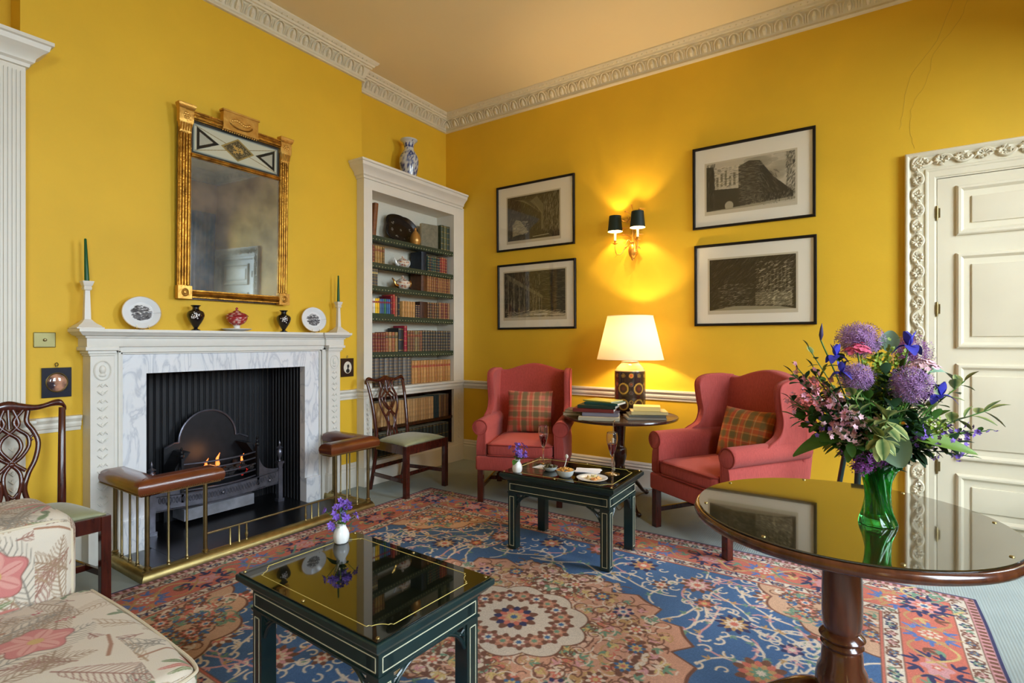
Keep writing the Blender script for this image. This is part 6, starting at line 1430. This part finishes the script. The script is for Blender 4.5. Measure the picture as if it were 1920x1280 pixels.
for k in range(90):
    a = r_2.uniform(0, 6.3); q = .047*math.sqrt(r_2.random()); M_r = Matrix.Rotation(r_2.uniform(0, 3), 4, 'Z')
    b.cbox((q*math.cos(a), q*math.sin(a), .036+.022*(1-(q/.05)**2)*r_2.uniform(.5, 1)), (.013, .007, .006), M_r.to_3x3())
o = b.build('nuts', mat('roasted_nuts', (216, 156, 74), .5, var=.35, vscale=50), t, bevel=.002); o['kind'] = 'stuff'
b = MB(); b.tube([(-.02, .02, .04), (-.012, .034, .085), (-.010, .036, .105)], [.003, .0025, .002], 6); b.sphere((-.010, .037, .113), .011, 10, 6, (1, .5, 1.2)); b.sphere((-.021, .017, .036), .011, 8, 5, (1, 1, .4))
o = b.build('salt_spoon', m_china); o.location = (-1.487, 2.775, CT); tag(o, 'small white spoon standing upright in the nut bowl', 'spoon')
def card(x, y, rz, w, d, label, n=1):
    b = MB()
    for k in range(n): b.X = Matrix.Rotation(k*.12, 4, 'Z'); b.box(-w/2, w/2, -d/2, d/2, k*.0012, k*.0012+.001)
    b.X = None; b.tube([(w*.05*k-w*.2, .004*math.sin(k*1.7), n*.0012+.0004) for k in range(9)], .0008, 4) if n > 1 else None
    o = b.build('napkin', mat('white_paper', (232, 232, 238), .7), smooth=0); o.location = (x, y, CT); o.rotation_euler = (0, 0, rz); tag(o, label, 'napkin')
card(-1.440, 2.985, .15, .15, .11, 'folded white napkins behind the plate of canapes', 3)
card(-1.705, 2.905, -.1, .13, .09, 'white paper lying under the dish of olives')
t = thing('canape_plate', 'white plate with a few canapes on the far coffee table', 'plate', (-1.325, 2.800, CT))
MB().lathe([(0, .001), (.055, .001), (.062, .006), (.087, .013), (.090, .015), (.087, .016), (.060, .009), (.052, .005), (0, .005)], n=48).build('plate', m_china, t, smooth=60)
for i, (x, y, c) in enumerate(((-.02, .0, (226, 196, 140)), (.018, -.012, (222, 150, 80)), (.03, .02, (226, 176, 110)), (-.005, .03, (220, 206, 150)))):
    b = MB(); b.lathe([(0, 0), (.017, 0), (.018, .004), (.016, .008), (0, .009)], (x, y, .0055), 12)
    for k in range(4): b.sphere((x+r_2.gauss(0, .006), y+r_2.gauss(0, .006), .016), .006, 6, 4)
    o = b.build('canape', mat('canape_%d' % i, c, .6, var=.3, vscale=90)); o.location = (-1.325, 2.800, CT)
    tag(o, ['pale canape at the left of the plate', 'orange canape at the front of the plate', 'amber canape at the right of the plate', 'yellowish canape at the back of the plate'][i], 'canape')

# ------------------------------------------------------------------ green glass vase and its flowers
VX, VY, VZ = .022, 1.893, RZ+.7387
m_vg = mat('green_glass', (70, 200, 96), .02, trans=.97, ior=1.45)
t = thing('flower_vase', 'green twisted glass vase with flared mouth on the large round table', 'vase', (VX, VY, VZ))
prof = cr([(.0, .0, 0), (.044, .0, 0), (.047, .006, 0), (.044, .018, 0), (.036, .045, 0), (.032, .08, 0), (.034, .115, 0), (.044, .150, 0), (.056, .178, 0), (.054, .179, 0), (.041, .150, 0), (.031, .115, 0), (.029, .08, 0), (.033, .045, 0), (.038, .020, 0), (0, .014, 0)], 4)
rings = []
for p in prof:
    rings.append([((p.x*(1+.05*math.cos(9*(a+p.y*9)))+(.006*math.cos(5*a) if p.y > .16 else 0))*math.cos(a), (p.x*(1+.05*math.cos(9*(a+p.y*9)))+(.006*math.cos(5*a) if p.y > .16 else 0))*math.sin(a), p.y) for a in np.linspace(0, 2*PI, 73)[:-1]])
MB().loft(rings, caps=False).build('vase_body', m_vg, t, smooth=70)
MOUTH = Vector((VX, VY, VZ+.165)); FOOT = Vector((VX, VY, VZ+.03)); rf = random.Random(21)
def stem(b, tip, r=.0022, n=8, sag=0.0):
    tip = Vector(tip); j = Vector((rf.gauss(0, .010), rf.gauss(0, .010), 0)); m = MOUTH+Vector((max(-.03, min(.03, (tip.x-VX)*.14)), max(-.03, min(.03, (tip.y-VY)*.14)), 0))
    f = FOOT+Vector((rf.uniform(-.018, .018), rf.uniform(-.018, .018), 0)); mid = m.lerp(tip, .5)+Vector((0, 0, .02+sag))
    P = cr([f, m, mid, tip], n); b.tube(P, r, 5); return P
def bloom(name, label, cat, tip, group=None):
    tip = Vector(tip); t = thing(name, label, cat, tuple(FOOT), 0, group); bs = MB(); bs.X = Matrix.Translation(-FOOT); P = stem(bs, tip); bs.build('stem', m_stem, t); return t, P
def inn(b, nm, m, t, sm=0, **k): b.X = None; b.v = [tuple(Vector(p)-FOOT) for p in b.v]; return b.build(nm, m, t, smooth=sm, **k)
def allium(tip, R, label, m, n=170, sq=1):
    t, P = bloom('allium', label, 'flower', tip); b = MB(); tip = Vector(tip)
    for k in range(n):
        z = 1-2*(k+.5)/n; a = k*2.39996; q = math.sqrt(1-z*z); d = Vector((q*math.cos(a), q*math.sin(a), z*sq)); rr = R*rf.uniform(.72, 1.08)
        b.tube([tip+d*R*.1, tip+d*rr*.9], .0005, 3); petalstar(b, tip+d*rr*.9, d, R*.19, 6, .35, .10, rf)
        if k % 3 == 0: petalstar(b, tip+d*rr*.72, d, R*.16, 6, .35, .13, rf)
    b.sphere(tip, R*.16, 6, 4); inn(b, 'flower_head', m, t)
allium((-.024, 1.888, 1.285), .066, 'largest pale purple allium globe at the very top of the bouquet', m_al, 230, .85)
allium((-.029, 1.764, 1.183), .050, 'purple allium globe left of centre in the bouquet', m_al, 180, .85)
allium((.097, 1.825, 1.161), .057, 'purple allium globe right of centre in the bouquet', m_al, 210)
allium((.108, 2.025, 1.245), .060, 'loose purple allium behind the top right blue iris', m_ald, 110)
def lilac(tip, R, label, m, n=90, dirn=(0, 0, -1)):
    t, P = bloom('lilac', label, 'flower', tip); b = MB(); tip = Vector(tip)
    for k in range(n):
        d = Vector((rf.gauss(0, 1), rf.gauss(0, 1), rf.gauss(0, 1))).normalized(); c = tip+Vector((d.x*R, d.y*R, d.z*R*.8))*rf.uniform(.35, 1.25); petalstar(b, c, d+Vector((rf.gauss(0, .6), rf.gauss(0, .6), rf.gauss(0, .6))), .0085, 4, .4, .22, rf)
    inn(b, 'flower_head', m, t)
lilac((-.013, 1.765, .940), .030, 'purple lilac head drooping over the left of the vase mouth', m_ald); lilac((.027, 1.815, .955), .028, 'dark lilac head hanging at the vase mouth beneath the glaucous leaf', m_ald); lilac((-.048, 1.800, .975), .030, 'dark plum lilac head left of the drooping one', m_ald, 80)
def iris(tip, s, label, yaw):
    t, P = bloom('iris', label, 'flower', tip); b = MB(); tip = Vector(tip)
    for k in range(3):
        a = yaw+k*2.094; d = Vector((math.cos(a), math.sin(a), .35)); leafm(b, tip, d, .036*s, .014*s, bend=.9); d = Vector((math.cos(a+1.05)*.45, math.sin(a+1.05)*.45, 1)); leafm(b, tip, d, .034*s, .010*s, bend=-.1); d = Vector((math.cos(a+.5), math.sin(a+.5), .1)); leafm(b, tip, d, .024*s, .007*s, bend=.3)
    inn(b, 'petals', m_iris, t, 40)
iris((-.077, 1.756, 1.240), 1.0, 'blue iris at the upper left of the bouquet', .3); iris((-.062, 1.742, 1.195), .9, 'blue iris just below the upper left one', 1.5)
iris((.096, 1.890, 1.268), 1.25, 'blue iris at the top right of the bouquet', .8); iris((.170, 1.918, 1.128), 1.15, 'blue iris at the right of the bouquet beside the allium', 2.0)
def cluster(tip, R, label, m, n=46, name='sweet_william', q=.010, fl=.6):
    t, P = bloom(name, label, 'flower', tip); b = MB(); tip = Vector(tip)
    for k in range(n):
        a = rf.uniform(0, 6.3); r = R*math.sqrt(rf.random()); c = tip+Vector((r*math.cos(a), r*math.sin(a), R*fl*(1-(r/R)**2)+rf.gauss(0, .003))); petalstar(b, c, (math.cos(a)*r/R, math.sin(a)*r/R, 1), q, 5, .2, .42, rf)
    inn(b, 'flower_head', m, t)
cluster((-.026, 1.782, 1.250), .034, 'bright pink flower cluster beneath the top allium', m_pink); cluster((.125, 1.868, 1.205), .040, 'pale pink flower cluster at the upper right of the bouquet', m_pale, 60)
def sprig(tip, label, m, n=14, L=.035, w=.010, group=None, flowers=None, fn=0, name='leafy_sprig', fq=.009, drop=.2, spread=1.0, start=.35, sag=0):
    tip = Vector(tip); t = thing(name, label, 'foliage' if not fn else 'flower', tuple(FOOT), 0, group); bs = MB(); P = stem(bs, tip, .0016, 8, sag); inn(bs, 'stem', m_stem, t, 60)
    b = MB(); K = len(P); d0 = (P[-1]-P[int(K*.6)]).normalized()
    for k in range(n):
        i = min(K-2, int(K*(start+(1-start)*k/n))); p = P[i]; ax = (P[i+1]-P[i]).normalized(); o = ax.orthogonal(); o.rotate(Matrix.Rotation(k*2.4+rf.random(), 3, ax)); d = (ax*.7+o.normalized()*spread)
        leafm(b, p, d, L*rf.uniform(.7, 1.15), w*rf.uniform(.8, 1.1), bend=drop*rf.uniform(0, 1.6), n=4)
    leafm(b, P[-1], d0, L, w, bend=drop); lv = inn(b, 'leaves', m, t, 50)
    if fn:
        b = MB()
        for k in range(fn):
            i = min(K-1, int(K*(.62+.38*rf.random()))); gg = 1.7 if name == 'lime_sprig' else 1.15; c = P[i]+Vector((rf.gauss(0, .014), rf.gauss(0, .014), rf.gauss(0, .012)))*gg; petalstar(b, c, (rf.gauss(0, 1), rf.gauss(0, 1)-.5, rf.gauss(0, .7)+.4), fq, 5, .4, .36, rf)
        inn(b, 'blossom', flowers, t)
    return lv
for p, l in (((-.178, 1.813, 1.201), 'pink flowering spray at the far upper left of the bouquet'), ((-.127, 1.782, 1.178), 'pink flowering spray left of the two blue irises'), ((-.138, 1.715, 1.133), 'pink flowering spray at the left of the bouquet, nearest the armchair wing'), ((-.200, 1.801, 1.112), 'pink flowering spray at the far left of the bouquet'),
             ((-.077, 1.696, 1.085), 'dusky pink blossom below the left allium'), ((-.027, 1.690, 1.092), 'pale pink blossom in the middle front of the bouquet'), ((-.063, 1.672, 1.050), 'pink blossom low at the front left of the bouquet'), ((-.092, 1.746, 1.150), 'pink blossom beside the left allium')):
    sprig(p, l, m_leafd, 12, .030, .009, None, m_rose if 'dusky' in l or 'pink f' in l else m_pale, 48, 'weigela_spray')
for p, l in (((.275, 1.984, 1.030), 'small violet blossom tip furthest right in the bouquet'), ((.222, 1.952, 1.025), 'small violet blossom tip beside the furthest right one'), ((.232, 1.910, .966), 'small violet blossom tip lowest at the right of the bouquet'), ((.140, 1.800, 1.030), 'violet blossom above the large green leaf'), ((-.130, 1.723, 1.050), 'violet blossom low at the left of the bouquet')):
    sprig(p, l, m_leaf, 9, .024, .007, None, m_vio, 22, 'violet_sprig', .008, sag=.01)
m_var = mat('variegated_leaf', attr=True, rough=.5)
for p, l, n, L in (((-.034, 1.689, 1.138), 'cream edged variegated sprig below the left allium', 12, .045), ((.042, 1.667, 1.090), 'cream edged variegated leaves bursting at the front centre', 16, .060), ((.030, 1.655, 1.035), 'cream edged variegated leaves hanging at the front centre', 14, .060), ((.285, 1.993, 1.090), 'variegated branch reaching out furthest right', 13, .055), ((.225, 1.952, 1.170), 'variegated branch above the furthest right one', 12, .050), ((-.150, 1.831, 1.262), 'small variegated sprig at the upper left edge', 9, .035)):
    o = sprig(p, l, m_var, n, L, L*.27, start=.55, name='variegated_sprig', sag=.01); k = len(o.data.vertices); c = np.empty((k, 3)); c[:] = np.array((206, 200, 140))/255.; ii = np.arange(k) % 3 == 1; c[ii] = np.array((44, 84, 36))/255.; c[~ii] = np.array((176, 180, 110))/255.; setcol(o, c)
def bigleaf(name, base, d, L, w, m, label, bend=.2, nrm=(0, 0, 1)):
    t = thing(name, label, 'leaf', tuple(FOOT)); b = MB(); b.tube(cr([FOOT, MOUTH+(Vector(base)-MOUTH)*.1, Vector(base)], 6), .0025, 6); inn(b, 'stalk', m_stem, t, 60)
    b = MB(); leafm(b, base, d, L, w, nrm, bend, 12); o = inn(b, 'blade', m, t, 80); so = o.modifiers.new('sub', 'SUBSURF'); so.levels = so.render_levels = 1
bigleaf('hosta_leaf', (.045, 1.790, 1.045), (.35, -.35, -1.2), .110, .042, m_hosta, 'broad blue green leaf folding down over the vase mouth', 0, (-.4, -.8, .5))
bigleaf('hosta_leaf', (.110, 1.80, 1.015), (.93, .50, -.12), .150, .034, m_leafy, 'long pointed green leaf reaching right over the table', .12, (0, -.5, .9))
bigleaf('hosta_leaf', (-.045, 1.76, 1.01), (-.9, -.35, .05), .145, .028, m_leaf, 'long green leaf drooping at the lower left of the bouquet', .45, (0, -.5, .9))
bigleaf('hosta_leaf', (.050, 1.960, 1.25), (.1, .1, 1), .065, .028, m_hosta, 'rounded blue green leaf standing behind the top allium', 0, (-.3, -.9, 0))
bigleaf('hosta_leaf', (.150, 1.990, 1.19), (.7, .4, .5), .09, .022, m_hosta, 'arching blue green leaf behind the pale pink cluster', .9, (0, -.6, .8))
for p in ((.048, 1.936, 1.252), (.015, 1.878, 1.208), (.069, 1.974, 1.210), (.158, 1.914, 1.035), (.03, 1.90, 1.23)):
    sprig(p, 'lime green frothy sprig between the alliums', m_leafl, 16, .016, .006, 'lime green sprigs of the bouquet', m_leafl, 120, 'lime_sprig', .007, start=.6)
t, P = bloom('iris_bud', 'slim closed dark bud rising alone at the upper left of the bouquet', 'bud', (-.116, 1.79, 1.285)); b = MB(); tp = P[-1]; b.tube([tp, tp+Vector((.001, 0, .015)), tp+Vector((.002, 0, .034)), tp+Vector((.003, 0, .05))], [.002, .006, .004, .0005], 8); inn(b, 'bud', mat('dark_bud', (56, 46, 84), .5), t, 60)
D_ = [(-.185, 1.804, 1.056), (-.114, 1.791, 1.094), (.015, 1.914, 1.122), (.042, 1.956, 1.153), (.065, 1.851, 1.07), (.115, 1.885, 1.07), (-.086, 1.75, .994), (-.195, 1.851, 1.182), (.17, 1.982, 1.063), (.115, 1.885, .975), (-.047, 1.716, 1.004), (.014, 1.80, 1.0), (-.06, 1.88, 1.20), (-.10, 1.86, 1.14), (.0, 1.80, 1.12), (.06, 1.80, 1.10), (-.02, 1.85, 1.06), (.15, 1.95, 1.13), (-.14, 1.80, 1.02), (.08, 1.92, 1.20), (0, 1.76, 1.05), (-.05, 1.95, 1.16), (.1, 2.0, 1.1), (.2, 1.9, 1.0), (-.02, 1.79, 1.16), (.04, 1.83, 1.19), (-.09, 1.78, 1.05), (.13, 1.93, 1.18), (-.14, 1.86, 1.20), (.06, 1.78, 1.03), (.14, 1.86, 1.03), (-.03, 1.74, 1.10), (.02, 1.95, 1.25), (-.08, 1.90, 1.24), (.07, 1.86, 1.13), (.0, 1.82, 1.15), (-.04, 1.80, 1.13), (.05, 1.90, 1.18), (.10, 1.90, 1.12), (-.10, 1.74, 1.08), (.0, 1.74, 1.02), (.08, 1.79, 1.0), (-.16, 1.78, 1.08), (.12, 1.82, 1.06)]
for i, p in enumerate(D_):
    sd = .83*(p[0]-VX)+.56*(p[1]-VY); pl = ('high ' if p[2] > 1.17 else ('low ' if p[2] < 1.05 else ''))+('on the left side' if sd < -.05 else ('on the right side' if sd > .05 else 'at the centre'))+' of the bouquet'
    lb = ('dark' if i % 2 else 'mid')+' green leafy sprig '+pl
    sprig(p, lb, m_leafd if i % 2 else m_leaf, 26, .042, .014, lb.replace('sprig', 'sprigs'), start=.30, spread=1.2)
